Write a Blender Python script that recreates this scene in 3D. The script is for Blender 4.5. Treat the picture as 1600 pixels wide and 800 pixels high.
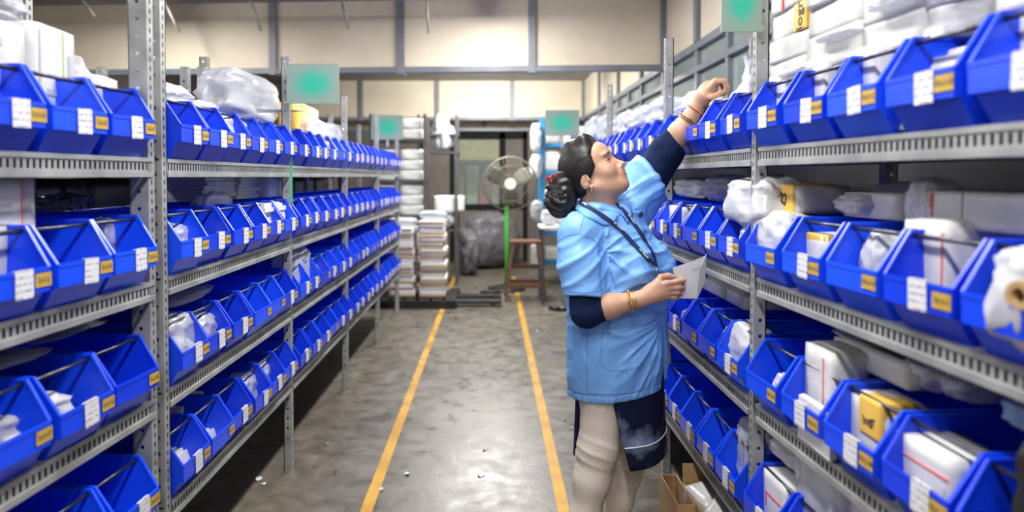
import bpy, bmesh, math, random
import numpy as np
from mathutils import Vector, Matrix, noise as mnoise
from mathutils.bvhtree import BVHTree

for _o in list(bpy.data.objects):
    bpy.data.objects.remove(_o, do_unlink=True)
SC = bpy.context.scene
COL = SC.collection
PI = math.pi
RNG = random.Random(7)

# ------------------------------------------------------------------ camera
FPX = 1067.0                      # focal length in pixels of the 1600 px wide frame (24 mm lens)
VPX, HORY = 769.0, 276.0          # where the aisle vanishes
PITCH = math.radians(1.5)
CAMH = 1.5
CY = HORY + FPX * math.tan(PITCH)
cam_d = bpy.data.cameras.new('camera')
cam = bpy.data.objects.new('camera', cam_d)
COL.objects.link(cam)
cam.location = (0, 0, CAMH)
cam.rotation_euler = (PI / 2 - PITCH, 0, 0)
cam_d.sensor_width = 36.0
cam_d.lens = 36.0 * FPX / 1600.0
cam_d.shift_x = (800 - VPX) / 1600.0
cam_d.shift_y = -(400 - CY) / 1600.0
cam_d.clip_start = 0.05
cam_d.dof.use_dof = True
cam_d.dof.focus_distance = 2.65
cam_d.dof.aperture_fstop = 1.5
SC.camera = cam
SC.view_settings.view_transform = 'Standard'
SC.view_settings.look = 'None'
SC.view_settings.gamma = 1.0
SC.view_settings.use_curve_mapping = False
SC.view_settings.exposure = 0.12

# ------------------------------------------------------------------ world
W = bpy.data.worlds.new('world'); SC.world = W
W.use_nodes = True
W.node_tree.nodes['Background'].inputs[0].default_value = (0.75, 0.85, 1.0, 1)
W.node_tree.nodes['Background'].inputs[1].default_value = 0.5

# ------------------------------------------------------------------ ceiling tube lamps (their fittings are built below)
TUBES = [(-0.05, -1.2, 56), (-0.05, 0.6, 50), (-0.05, 2.3, 54), (-0.05, 4.0, 56), (-0.05, 5.25, 46),
         (-0.05, 7.0, 50), (-0.05, 8.5, 150), (-0.05, 9.55, 85), (-2.9, 1.0, 40), (-2.9, 3.2, 44), (-2.9, 5.2, 56), (-2.9, 8.5, 30), (3.0, 3.5, 55), (3.0, 7.0, 55),
         (0.4, 13.4, 22)]
TUBE_Z = 3.05
for i, (tx, ty, tw) in enumerate(TUBES):
    ld = bpy.data.lights.new('tube_light', 'AREA')
    ld.shape = 'RECTANGLE'; ld.size = 0.14; ld.size_y = 1.2
    ld.energy = tw * 0.78
    ld.color = (1.0, 0.975, 0.94)
    lo = bpy.data.objects.new('tube_light', ld); COL.objects.link(lo)
    lo.location = (tx, ty, TUBE_Z - 0.075)
    if ty == 9.55:            # fitting set across the aisle, its reflector turned to the far boards
        ld.size = 1.2; ld.size_y = 0.1; lo.rotation_euler = (math.radians(66), 0, 0)

def cam_ray(px, py):
    """direction of a pixel, with y component 1"""
    x = (px - VPX) / FPX; u = (CY - py) / FPX
    cp, sp = math.cos(PITCH), math.sin(PITCH)
    d = Vector((x, cp + u * sp, -sp + u * cp))
    return d / d.y
def P(px, py, Y):
    return Vector((0, 0, CAMH)) + cam_ray(px, py) * Y

# ------------------------------------------------------------------ materials
MATS = {}
def mat(name, col, rough=0.5, metal=0.0, spec=0.5, emit=None, estr=0.0):
    m = bpy.data.materials.new(name); m.use_nodes = True
    b = m.node_tree.nodes['Principled BSDF']
    b.inputs['Base Color'].default_value = (*col, 1)
    b.inputs['Roughness'].default_value = rough
    b.inputs['Metallic'].default_value = metal
    b.inputs['Specular IOR Level'].default_value = spec
    if emit:
        b.inputs['Emission Color'].default_value = (*emit, 1)
        b.inputs['Emission Strength'].default_value = estr
    MATS[name] = m
    return m
def nt(m):
    n = m.node_tree
    return n, n.nodes['Principled BSDF']
def add(n, typ, **kw):
    x = n.nodes.new(typ)
    for k, v in kw.items():
        if k.startswith('i_'):
            x.inputs[k[2:].replace('_', ' ')].default_value = v
        else:
            setattr(x, k, v)
    return x
def noise_mix(m, ca, cb, scale, detail=6, lo=0.35, hi=0.65, coord='Object', stretch=(1, 1, 1), bump=0.0, bscale=None, rough=None, dist=0.02):
    n, b = nt(m)
    tc = add(n, 'ShaderNodeTexCoord'); mp = add(n, 'ShaderNodeMapping')
    mp.inputs['Scale'].default_value = stretch
    n.links.new(tc.outputs[coord], mp.inputs['Vector'])
    nz = add(n, 'ShaderNodeTexNoise'); nz.inputs['Scale'].default_value = scale; nz.inputs['Detail'].default_value = detail
    n.links.new(mp.outputs['Vector'], nz.inputs['Vector'])
    cr = add(n, 'ShaderNodeValToRGB')
    cr.color_ramp.elements[0].position = lo; cr.color_ramp.elements[0].color = (*ca, 1)
    cr.color_ramp.elements[1].position = hi; cr.color_ramp.elements[1].color = (*cb, 1)
    n.links.new(nz.outputs['Fac'], cr.inputs['Fac'])
    n.links.new(cr.outputs['Color'], b.inputs['Base Color'])
    if rough:
        mr = add(n, 'ShaderNodeMapRange')
        mr.inputs['From Min'].default_value = 0.3; mr.inputs['From Max'].default_value = 0.7
        mr.inputs['To Min'].default_value = rough[0]; mr.inputs['To Max'].default_value = rough[1]
        n.links.new(nz.outputs['Fac'], mr.inputs['Value']); n.links.new(mr.outputs['Result'], b.inputs['Roughness'])
    if bump:
        nb = add(n, 'ShaderNodeTexNoise'); nb.inputs['Scale'].default_value = bscale or scale; nb.inputs['Detail'].default_value = 4
        n.links.new(mp.outputs['Vector'], nb.inputs['Vector'])
        bp = add(n, 'ShaderNodeBump'); bp.inputs['Strength'].default_value = bump; bp.inputs['Distance'].default_value = dist
        n.links.new(nb.outputs['Fac'], bp.inputs['Height']); n.links.new(bp.outputs['Normal'], b.inputs['Normal'])
    return m

mat('bin_blue', (0.004, 0.055, 0.80), 0.33)
n, b = nt(MATS['bin_blue'])
oi = add(n, 'ShaderNodeObjectInfo'); mx = add(n, 'ShaderNodeMix', data_type='RGBA')
mx.inputs[6].default_value = (0.003, 0.040, 0.72, 1); mx.inputs[7].default_value = (0.007, 0.080, 0.92, 1)
n.links.new(oi.outputs['Random'], mx.inputs[0]); n.links.new(mx.outputs[2], b.inputs['Base Color'])
noise_mix(mat('steel', (0.5, 0.5, 0.5), 0.42, 0.35), (0.29, 0.30, 0.295), (0.42, 0.43, 0.42), 9, bump=0.15, bscale=60, dist=0.003, rough=(0.34, 0.55))
noise_mix(mat('deck_steel', (0.2, 0.2, 0.2), 0.5, 0.4), (0.055, 0.055, 0.055), (0.10, 0.10, 0.095), 7)
mat('rod_steel', (0.10, 0.10, 0.115), 0.28, 0.85)
mat('slot_shade_black', (0.01, 0.01, 0.01), 0.9)  # painted shade showing through the beam slots
mat('lettering', (0.07, 0.045, 0.012), 0.7)
noise_mix(mat('gold_plate', (0.5, 0.3, 0.05), 0.45), (0.42, 0.27, 0.045), (0.56, 0.37, 0.075), 60)
# white label card with faint printed lines
m = mat('label_card', (0.82, 0.82, 0.84), 0.5)
n, b = nt(m)
tc = add(n, 'ShaderNodeTexCoord'); sx = add(n, 'ShaderNodeSeparateXYZ')
n.links.new(tc.outputs['Generated'], sx.inputs[0])
mz = add(n, 'ShaderNodeMath', operation='MULTIPLY'); mz.inputs[1].default_value = 4.2
n.links.new(sx.outputs['Z'], mz.inputs[0])
fr = add(n, 'ShaderNodeMath', operation='FRACT'); n.links.new(mz.outputs[0], fr.inputs[0])
lt = add(n, 'ShaderNodeMath', operation='LESS_THAN'); lt.inputs[1].default_value = 0.30; n.links.new(fr.outputs[0], lt.inputs[0])
oi = add(n, 'ShaderNodeObjectInfo')
nz = add(n, 'ShaderNodeTexNoise', noise_dimensions='4D'); nz.inputs['Scale'].default_value = 9; nz.inputs['Detail'].default_value = 3
mrw = add(n, 'ShaderNodeMath', operation='MULTIPLY'); mrw.inputs[1].default_value = 50
n.links.new(oi.outputs['Random'], mrw.inputs[0]); n.links.new(mrw.outputs[0], nz.inputs['W'])
n.links.new(tc.outputs['Generated'], nz.inputs['Vector'])
gt = add(n, 'ShaderNodeMath', operation='GREATER_THAN'); gt.inputs[1].default_value = 0.5; n.links.new(nz.outputs['Fac'], gt.inputs[0])
mm = add(n, 'ShaderNodeMath', operation='MULTIPLY'); n.links.new(lt.outputs[0], mm.inputs[0]); n.links.new(gt.outputs[0], mm.inputs[1])
mx = add(n, 'ShaderNodeMix', data_type='RGBA'); mx.inputs[6].default_value = (0.68, 0.68, 0.71, 1); mx.inputs[7].default_value = (0.26, 0.27, 0.34, 1)
n.links.new(mm.outputs[0], mx.inputs[0]); n.links.new(mx.outputs[2], b.inputs['Base Color'])

# concrete floor
m = mat('concrete', (0.2, 0.18, 0.16), 0.4, spec=0.85)
n, b = nt(m)
tc = add(n, 'ShaderNodeTexCoord')
n1 = add(n, 'ShaderNodeTexNoise'); n1.inputs['Scale'].default_value = 1.1; n1.inputs['Detail'].default_value = 8; n1.inputs['Roughness'].default_value = 0.65
n2 = add(n, 'ShaderNodeTexNoise'); n2.inputs['Scale'].default_value = 7; n2.inputs['Detail'].default_value = 10; n2.inputs['Roughness'].default_value = 0.7
n3 = add(n, 'ShaderNodeTexNoise'); n3.inputs['Scale'].default_value = 90; n3.inputs['Detail'].default_value = 3
for q in (n1, n2, n3): n.links.new(tc.outputs['Object'], q.inputs['Vector'])
c1 = add(n, 'ShaderNodeValToRGB'); c1.color_ramp.elements[0].position = .3; c1.color_ramp.elements[1].position = .7
c1.color_ramp.elements[0].color = (.082, .072, .056, 1); c1.color_ramp.elements[1].color = (.180, .162, .132, 1)
n.links.new(n1.outputs['Fac'], c1.inputs['Fac'])
c2 = add(n, 'ShaderNodeValToRGB'); c2.color_ramp.elements[0].position = .32; c2.color_ramp.elements[1].position = .62
c2.color_ramp.elements[0].color = (.55, .54, .52, 1); c2.color_ramp.elements[1].color = (1, 1, 1, 1)
n.links.new(n2.outputs['Fac'], c2.inputs['Fac'])
mx = add(n, 'ShaderNodeMix', data_type='RGBA', blend_type='MULTIPLY'); mx.inputs[0].default_value = 0.75
n.links.new(c1.outputs['Color'], mx.inputs[6]); n.links.new(c2.outputs['Color'], mx.inputs[7])
n.links.new(mx.outputs[2], b.inputs['Base Color'])
mr = add(n, 'ShaderNodeMapRange'); mr.inputs['From Min'].default_value = .35; mr.inputs['From Max'].default_value = .65
mr.inputs['To Min'].default_value = .24; mr.inputs['To Max'].default_value = .50
n.links.new(n2.outputs['Fac'], mr.inputs['Value']); n.links.new(mr.outputs['Result'], b.inputs['Roughness'])
bp = add(n, 'ShaderNodeBump'); bp.inputs['Strength'].default_value = .25; bp.inputs['Distance'].default_value = .01
n.links.new(n2.outputs['Fac'], bp.inputs['Height'])
bp2 = add(n, 'ShaderNodeBump'); bp2.inputs['Strength'].default_value = .15; bp2.inputs['Distance'].default_value = .003
n.links.new(n3.outputs['Fac'], bp2.inputs['Height']); n.links.new(bp.outputs['Normal'], bp2.inputs['Normal'])
n.links.new(bp2.outputs['Normal'], b.inputs['Normal'])
noise_mix(mat('yellow_paint', (0.6, 0.35, 0.03), 0.45), (0.40, 0.20, 0.018), (0.56, 0.31, 0.025), 6, rough=(.35, .6))
noise_mix(mat('cream_panel', (0.7, 0.6, 0.45), 0.55), (0.66, 0.58, 0.44), (0.72, 0.64, 0.50), 3)
noise_mix(mat('frame_grey', (0.2, 0.22, 0.25), 0.4), (0.15, 0.165, 0.19), (0.20, 0.22, 0.25), 5)
noise_mix(mat('ceiling_grey', (0.3, 0.3, 0.3), 0.7), (0.30, 0.29, 0.28), (0.37, 0.36, 0.35), 3)
noise_mix(mat('brown_wall', (0.25, 0.2, 0.15), 0.7), (0.10, 0.085, 0.07), (0.14, 0.12, 0.098), 2)
noise_mix(mat('dado_dark', (0.1, 0.09, 0.08), 0.7), (0.018, 0.017, 0.018), (0.032, 0.030, 0.030), 3)
mat('black_frame', (0.012, 0.013, 0.015), 0.85, spec=0.1)
mat('conduit', (0.42, 0.40, 0.36), 0.5, 0.3)
mat('tube_glow', (1, 1, 1), 0.5, emit=(1, .98, .95), estr=42)
mat('white_enamel', (0.75, 0.75, 0.74), 0.4)

def see_through(name, tint, fac, rough, col=(0.9, 0.92, 0.95), bump=0.45, bscale=4.0, spec=0.6, cells=True):
    """thin plastic film: part clear, part glossy white, with crumple relief"""
    m = mat(name, col, rough, spec=spec)
    n, b = nt(m)
    out = n.nodes['Material Output']
    tr = add(n, 'ShaderNodeBsdfTransparent'); tr.inputs[0].default_value = (*tint, 1)
    ms = add(n, 'ShaderNodeMixShader')
    lw = add(n, 'ShaderNodeLayerWeight'); lw.inputs['Blend'].default_value = 0.35
    mr = add(n, 'ShaderNodeMapRange'); mr.inputs['To Min'].default_value = 1 - fac; mr.inputs['To Max'].default_value = min(1.0, 1.25 - fac)
    n.links.new(lw.outputs['Facing'], mr.inputs['Value'])
    n.links.new(mr.outputs['Result'], ms.inputs[0])
    n.links.new(tr.outputs[0], ms.inputs[1]); n.links.new(b.outputs[0], ms.inputs[2]); n.links.new(ms.outputs[0], out.inputs['Surface'])
    if bump:
        tc = add(n, 'ShaderNodeTexCoord')
        nz = add(n, 'ShaderNodeTexNoise'); nz.inputs['Scale'].default_value = bscale * .7; nz.inputs['Detail'].default_value = 5
        try: nz.noise_type = 'RIDGED_MULTIFRACTAL'
        except Exception: pass
        vo = add(n, 'ShaderNodeTexVoronoi'); vo.inputs['Scale'].default_value = bscale
        n.links.new(tc.outputs['Object'], nz.inputs['Vector']); n.links.new(tc.outputs['Object'], vo.inputs['Vector'])
        vm = add(n, 'ShaderNodeMath', operation='MULTIPLY'); vm.inputs[1].default_value = .8; n.links.new(vo.outputs['Distance'], vm.inputs[0]); ad = add(n, 'ShaderNodeMath', operation='ADD'); n.links.new(nz.outputs['Fac'], ad.inputs[0]); n.links.new(vm.outputs[0], ad.inputs[1])
        bp = add(n, 'ShaderNodeBump'); bp.inputs['Strength'].default_value = bump; bp.inputs['Distance'].default_value = .02
        n.links.new(ad.outputs[0], bp.inputs['Height']); n.links.new(bp.outputs['Normal'], b.inputs['Normal'])
    return m
see_through('poly_clear', (0.94, 0.95, 0.97), 0.62, 0.18, col=(0.72, 0.74, 0.78))
see_through('poly_white', (0.95, 0.96, 0.98), 0.25, 0.25, col=(0.62, 0.63, 0.66))
see_through('poly_blue', (0.35, 0.55, 0.85), 0.5, 0.2, col=(0.35, 0.55, 0.85))
see_through('poly_grey', (0.5, 0.5, 0.52), 0.15, 0.35, col=(0.13, 0.122, 0.135), bscale=7, bump=0.9)
see_through('pane_glass', (0.86, 0.92, 0.9), 0.88, 0.03, col=(0.6, 0.68, 0.66), bump=0)
mat('light_blocker_dark', (0.02, 0.022, 0.03), 0.35)  # near-black, only for the bundles added to darken the row behind
mat('black_plastic', (0.012, 0.012, 0.013), 0.45)
noise_mix(mat('paper_white', (0.8, 0.8, 0.8), 0.6), (0.60, 0.60, 0.61), (0.68, 0.68, 0.68), 8)
noise_mix(mat('wrapped_white', (0.8, 0.8, 0.8), 0.28), (0.57, 0.57, 0.555), (0.66, 0.66, 0.65), 12, bump=0.6, bscale=16, dist=0.01)
mat('paper_edge', (0.70, 0.70, 0.69), 0.7)
noise_mix(mat('yellow_wrap', (0.75, 0.45, 0.06), 0.4), (0.72, 0.42, 0.05), (0.82, 0.52, 0.09), 10)
mat('red_print', (0.75, 0.12, 0.12), 0.6)
mat('green_print', (0.35, 0.6, 0.2), 0.6)
mat('ink', (0.035, 0.03, 0.04), 0.6)
mat('faint_ink', (0.45, 0.45, 0.48), 0.6)
noise_mix(mat('cardboard', (0.4, 0.25, 0.12), 0.8), (0.34, 0.205, 0.095), (0.43, 0.275, 0.14), 12, stretch=(1, 1, 4))
noise_mix(mat('kraft', (0.4, 0.25, 0.12), 0.7), (0.36, 0.23, 0.10), (0.46, 0.31, 0.15), 9)
noise_mix(mat('wood', (0.12, 0.05, 0.02), 0.5), (0.085, 0.036, 0.016), (0.16, 0.075, 0.035), 10, stretch=(6, 6, 1))
mat('fan_green', (0.08, 0.62, 0.05), 0.4)
mat('fan_wire', (0.15, 0.13, 0.105), 0.5, 0.2)
mat('fan_blade', (0.10, 0.11, 0.075), 0.6)
mat('fan_hub', (0.62, 0.62, 0.60), 0.4)
mat('rack_blue', (0.02, 0.19, 0.42), 0.4)
mat('rack_dark', (0.06, 0.055, 0.055), 0.5)
mat('tag_green', (0.02, 0.35, 0.13), 0.5)
mat('skin_plain', (0.5, 0.3, 0.2), 0.5)
# ------------------------------------------------------------------ mesh helpers
class MB:
    def __init__(self):
        self.v = []; self.f = []; self.m = []
    def add(self, vs, fs, mi=0):
        o = len(self.v)
        self.v.extend([tuple(q) for q in vs]); self.f.extend([tuple(i + o for i in f) for f in fs]); self.m.extend([mi] * len(fs))
    def box(self, x0, x1, y0, y1, z0, z1, mi=0):
        self.add([(x0, y0, z0), (x1, y0, z0), (x1, y1, z0), (x0, y1, z0), (x0, y0, z1), (x1, y0, z1), (x1, y1, z1), (x0, y1, z1)],
                 [(0, 3, 2, 1), (4, 5, 6, 7), (0, 1, 5, 4), (1, 2, 6, 5), (2, 3, 7, 6), (3, 0, 4, 7)], mi)
    def tube(self, pts, r, n=8, mi=0, cap=True):
        """tube along a polyline; r a number or a list"""
        pts = [Vector(p) for p in pts]
        rs = r if isinstance(r, (list, tuple)) else [r] * len(pts)
        o = len(self.v); rings = []
        up = Vector((0, 0, 1))
        prev = None
        for i, p in enumerate(pts):
            d = (pts[min(i + 1, len(pts) - 1)] - pts[max(i - 1, 0)])
            if d.length < 1e-9: d = Vector((0, 0, 1))
            d.normalize()
            if prev is None:
                a = d.cross(up)
                if a.length < .05: a = d.cross(Vector((1, 0, 0)))
            else:
                a = prev - d * prev.dot(d)
            a.normalize(); prev = a
            b_ = d.cross(a)
            for k in range(n):
                t = 2 * PI * k / n
                self.v.append(tuple(p + (a * math.cos(t) + b_ * math.sin(t)) * rs[i]))
        for i in range(len(pts) - 1):
            for k in range(n):
                k2 = (k + 1) % n
                self.f.append((o + i * n + k, o + i * n + k2, o + (i + 1) * n + k2, o + (i + 1) * n + k)); self.m.append(mi)
        if cap:
            self.f.append(tuple(o + k for k in reversed(range(n)))); self.m.append(mi)
            self.f.append(tuple(o + (len(pts) - 1) * n + k for k in range(n))); self.m.append(mi)
    def ring(self, c, ax1, ax2, R, r, n=32, k=6, mi=0):
        pts = []
        o = len(self.v)
        c = Vector(c); ax1 = Vector(ax1); ax2 = Vector(ax2); ax3 = ax1.cross(ax2)
        for i in range(n):
            t = 2 * PI * i / n
            d = ax1 * math.cos(t) + ax2 * math.sin(t)
            for j in range(k):
                s = 2 * PI * j / k
                self.v.append(tuple(c + d * (R + r * math.cos(s)) + ax3 * (r * math.sin(s))))
        for i in range(n):
            for j in range(k):
                a, b_ = i * k + j, i * k + (j + 1) % k
                c_, d_ = ((i + 1) % n) * k + (j + 1) % k, ((i + 1) % n) * k + j
                self.f.append((o + a, o + b_, o + c_, o + d_)); self.m.append(mi)
    def lathe(self, prof, c=(0, 0, 0), n=20, mi=0, cap=True):
        o = len(self.v); c = Vector(c)
        for (r, z) in prof:
            for k in range(n):
                t = 2 * PI * k / n
                self.v.append((c.x + r * math.cos(t), c.y + r * math.sin(t), c.z + z))
        for i in range(len(prof) - 1):
            for k in range(n):
                k2 = (k + 1) % n
                self.f.append((o + i * n + k, o + i * n + k2, o + (i + 1) * n + k2, o + (i + 1) * n + k)); self.m.append(mi)
        if not cap: return
        self.f.append(tuple(o + k for k in reversed(range(n)))); self.m.append(mi)
        self.f.append(tuple(o + (len(prof) - 1) * n + k for k in range(n))); self.m.append(mi)
    def strip(self, org, ud, vd, L, Wd, pitch, hu, hv, rnd=False, start=None):
        """a perforated sheet: length along ud, width along vd, one hole of half sizes hu, hv in each pitch"""
        org = Vector(org); ud = Vector(ud); vd = Vector(vd)
        nc = max(1, int(L / pitch)); p = L / nc
        for i in range(nc):
            c = org + ud * (p * (i + .5)) + vd * (Wd / 2)
            U, V = p / 2, Wd / 2
            outer = [(-U, -V), (0, -V), (U, -V), (U, 0), (U, V), (0, V), (-U, V), (-U, 0)]
            if rnd:
                inner = [(hu * math.cos(math.radians(a)), hv * math.sin(math.radians(a))) for a in (225, 270, 315, 0, 45, 90, 135, 180)]
            else:
                inner = [(-hu, -hv), (0, -hv), (hu, -hv), (hu, 0), (hu, hv), (0, hv), (-hu, hv), (-hu, 0)]
            vs = [c + ud * a + vd * b_ for a, b_ in outer] + [c + ud * a + vd * b_ for a, b_ in inner]
            self.add(vs, [(k, (k + 1) % 8, 8 + (k + 1) % 8, 8 + k) for k in range(8)])
    def mesh(self, name, mats, smooth=False, solid=0.0, weld=0.0, bevel=0.0, fixn=True):
        me = bpy.data.meshes.new(name)
        me.from_pydata(self.v, [], self.f)
        for q in (mats if isinstance(mats, (list, tuple)) else [mats]):
            me.materials.append(MATS[q] if isinstance(q, str) else q)
        me.polygons.foreach_set('material_index', self.m)
        bm = bmesh.new(); bm.from_mesh(me)
        if weld: bmesh.ops.remove_doubles(bm, verts=bm.verts, dist=weld)
        if fixn: bmesh.ops.recalc_face_normals(bm, faces=bm.faces)
        if solid: bmesh.ops.solidify(bm, geom=bm.faces[:], thickness=solid)
        if bevel: bmesh.ops.bevel(bm, geom=bm.edges[:], offset=bevel, segments=2, affect='EDGES', profile=.5)
        bm.to_mesh(me); bm.free()
        if smooth: me.polygons.foreach_set('use_smooth', [True] * len(me.polygons))
        me.update()
        return me

def obj(name, me, parent=None, loc=None, rot=None, scale=None):
    o = bpy.data.objects.new(name, me); COL.objects.link(o)
    if parent is not None: o.parent = parent
    if loc is not None: o.location = loc
    if rot is not None: o.rotation_euler = rot
    if scale is not None: o.scale = scale
    return o
def empty(name, loc=(0, 0, 0), rotz=0.0):
    o = bpy.data.objects.new(name, None); COL.objects.link(o)
    o.location = loc; o.rotation_euler = (0, 0, rotz); o.empty_display_size = .1
    return o
LABELS = {}
def tag(o, label, cat, group=None):
    o['label'] = label; o['category'] = cat
    if group: o['group'] = group
    LABELS.setdefault(label, []).append(o.name)
    return o
def struct(o):
    o['kind'] = 'structure'; return o

# ------------------------------------------------------------------ noise in numpy
def _h(i, j, k, s):
    with np.errstate(over='ignore'):
        n = (i.astype(np.uint32) * np.uint32(374761393) + j.astype(np.uint32) * np.uint32(668265263) + k.astype(np.uint32) * np.uint32(2147483647 & 1274126177) + np.uint32(s * 7919 & 0xffffffff))
        n = (n ^ (n >> np.uint32(13))) * np.uint32(1274126177)
        n = n ^ (n >> np.uint32(16))
    return (n & np.uint32(0xffff)).astype(np.float32) / 65535.0
def vnoise(p, s=0):
    p = np.asarray(p, np.float32) + 1000.0
    i = np.floor(p).astype(np.int64); f = p - i
    f = f * f * (3 - 2 * f)
    r = 0
    for a in (0, 1):
        for b_ in (0, 1):
            for c in (0, 1):
                w = (f[..., 0] if a else 1 - f[..., 0]) * (f[..., 1] if b_ else 1 - f[..., 1]) * (f[..., 2] if c else 1 - f[..., 2])
                r = r + w * _h(i[..., 0] + a, i[..., 1] + b_, i[..., 2] + c, s)
    return r
def ridged(p, s=0, oct=3):
    r = 0; a = 1; t = 0
    for o in range(oct):
        r = r + a * (1 - np.abs(2 * vnoise(p, s + o * 17) - 1)); t += a; a *= .5; p = np.asarray(p) * 2.1
    return r / t

# ------------------------------------------------------------------ signed distance modelling
class SDF:
    def __init__(self, lo, hi, res):
        self.lo = np.array(lo, float); self.res = res
        self.n = np.ceil((np.array(hi) - self.lo) / res).astype(int) + 1
        self.F = np.full(self.n, 0.08, np.float32)
        self.ax = [self.lo[i] + res * np.arange(self.n[i]) for i in range(3)]
    def block(self, lo, hi):
        s = []
        for i in range(3):
            a = int(max(0, math.floor((lo[i] - self.lo[i]) / self.res))); b_ = int(min(self.n[i], math.ceil((hi[i] - self.lo[i]) / self.res) + 1))
            if b_ <= a: return None, None
            s.append(slice(a, b_))
        X = self.ax[0][s[0]][:, None, None].astype(np.float32); Y = self.ax[1][s[1]][None, :, None].astype(np.float32); Z = self.ax[2][s[2]][None, None, :].astype(np.float32)
        return tuple(s), (X, Y, Z)
    def op(self, s, d, k, sub=False):
        F = self.F[s]
        if sub:
            d = -d
            h = np.maximum(k - np.abs(F - d), 0) / k
            self.F[s] = np.maximum(F, d) + h * h * k * .25
        else:
            h = np.maximum(k - np.abs(F - d), 0) / k
            self.F[s] = np.minimum(F, d) - h * h * k * .25
    def cap(self, a, b_, ra, rb=None, k=.02, sub=False):
        rb = ra if rb is None else rb
        a = np.array(a, float); b_ = np.array(b_, float); m = max(ra, rb) + k + .025
        s, g = self.block(np.minimum(a, b_) - m, np.maximum(a, b_) + m)
        if s is None: return
        X, Y, Z = g; d = b_ - a; L2 = float(d @ d) + 1e-12
        t = np.clip(((X - a[0]) * d[0] + (Y - a[1]) * d[1] + (Z - a[2]) * d[2]) / L2, 0, 1)
        q = np.sqrt((X - a[0] - t * d[0]) ** 2 + (Y - a[1] - t * d[1]) ** 2 + (Z - a[2] - t * d[2]) ** 2) - (ra + (rb - ra) * t)
        self.op(s, q, k, sub)
    def chain(self, pts, rs, k=.02, sub=False):
        for i in range(len(pts) - 1): self.cap(pts[i], pts[i + 1], rs[i], rs[i + 1], k, sub)
    def ell(self, c, r, R=None, k=.02, sub=False):
        c = np.array(c, float); m = max(r) + k + .02
        s, g = self.block(c - m, c + m)
        if s is None: return
        X, Y, Z = g; X = X - c[0]; Y = Y - c[1]; Z = Z - c[2]
        R = np.eye(3) if R is None else np.array(R, float)
        u = [(X * R[i, 0] + Y * R[i, 1] + Z * R[i, 2]) for i in range(3)]
        k0 = np.sqrt((u[0] / r[0]) ** 2 + (u[1] / r[1]) ** 2 + (u[2] / r[2]) ** 2)
        k1 = np.sqrt((u[0] / r[0] ** 2) ** 2 + (u[1] / r[1] ** 2) ** 2 + (u[2] / r[2] ** 2) ** 2) + 1e-6
        self.op(s, (k0 * (k0 - 1) / k1).astype(np.float32), k, sub)
    def loft(self, zs, cx, cy, a, b_, fw, k=.03):
        """ellipse sections: a sideways, b_ forwards (fw = forward direction)"""
        m = max(max(a), max(b_)) + .1
        s, g = self.block((min(cx) - m, min(cy) - m, zs[0] - .03), (max(cx) + m, max(cy) + m, zs[-1] + .03))
        X, Y, Z = g
        z = Z.ravel()
        I = lambda q: np.interp(z, zs, q)[None, None, :].astype(np.float32)
        CX, CY_, A, B = I(cx), I(cy), I(a), I(b_)
        dx, dy = X - CX, Y - CY_
        f = dx * fw[0] + dy * fw[1]; r = dx * fw[1] - dy * fw[0]
        k0 = np.sqrt((r / A) ** 2 + (f / B) ** 2); k1 = np.sqrt((r / A ** 2) ** 2 + (f / B ** 2) ** 2) + 1e-6
        d = k0 * (k0 - 1) / k1
        d = np.maximum(d, np.maximum(zs[0] - Z, Z - zs[-1]))
        self.op(s, d.astype(np.float32), k)
    def half(self, p, nrm, lo, hi, k=.004):
        """cut away the side the normal points to, within a box"""
        s, g = self.block(lo, hi)
        if s is None: return
        X, Y, Z = g
        d = (X - p[0]) * nrm[0] + (Y - p[1]) * nrm[1] + (Z - p[2]) * nrm[2]
        self.op(s, -d.astype(np.float32), k, True)
    def cutcap(self, p, nrm, a, b_, r, k=.003):
        """cut away the side the normal points to, but only inside a capsule"""
        a = np.array(a, float); b_ = np.array(b_, float); m = r + .02
        s, g = self.block(np.minimum(a, b_) - m, np.maximum(a, b_) + m)
        X, Y, Z = g; d = b_ - a; L2 = float(d @ d)
        t = np.clip(((X - a[0]) * d[0] + (Y - a[1]) * d[1] + (Z - a[2]) * d[2]) / L2, 0, 1)
        q = np.sqrt((X - a[0] - t * d[0]) ** 2 + (Y - a[1] - t * d[1]) ** 2 + (Z - a[2] - t * d[2]) ** 2) - r
        h = -((X - p[0]) * nrm[0] + (Y - p[1]) * nrm[1] + (Z - p[2]) * nrm[2])
        self.op(s, np.maximum(q, h).astype(np.float32), k, True)
    def mesh(self):
        F = self.F; S = F < 0
        nx, ny, nz = F.shape
        cnt = np.zeros((nx - 1, ny - 1, nz - 1), np.int8)
        for a in (0, 1):
            for b_ in (0, 1):
                for c in (0, 1):
                    cnt += S[a:nx - 1 + a, b_:ny - 1 + b_, c:nz - 1 + c]
        act = (cnt > 0) & (cnt < 8)
        I = np.argwhere(act)
        idx = np.full(act.shape, -1, np.int32); idx[act] = np.arange(len(I))
        pos = np.zeros((len(I), 3)); num = np.zeros(len(I))
        corners = [(a, b_, c) for a in (0, 1) for b_ in (0, 1) for c in (0, 1)]
        for c0 in corners:
            for ax in range(3):
                if c0[ax]: continue
                c1 = list(c0); c1[ax] = 1
                f0 = F[I[:, 0] + c0[0], I[:, 1] + c0[1], I[:, 2] + c0[2]]; f1 = F[I[:, 0] + c1[0], I[:, 1] + c1[1], I[:, 2] + c1[2]]
                x = (f0 < 0) != (f1 < 0)
                t = np.where(x, f0 / np.where(x, f0 - f1, 1), 0)
                p = np.array(c0, float)[None, :].repeat(len(I), 0); p[:, ax] += t
                pos += np.where(x[:, None], p, 0); num += x
        pos = pos / num[:, None]
        V = self.lo + (I + pos) * self.res
        Q = []
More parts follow.
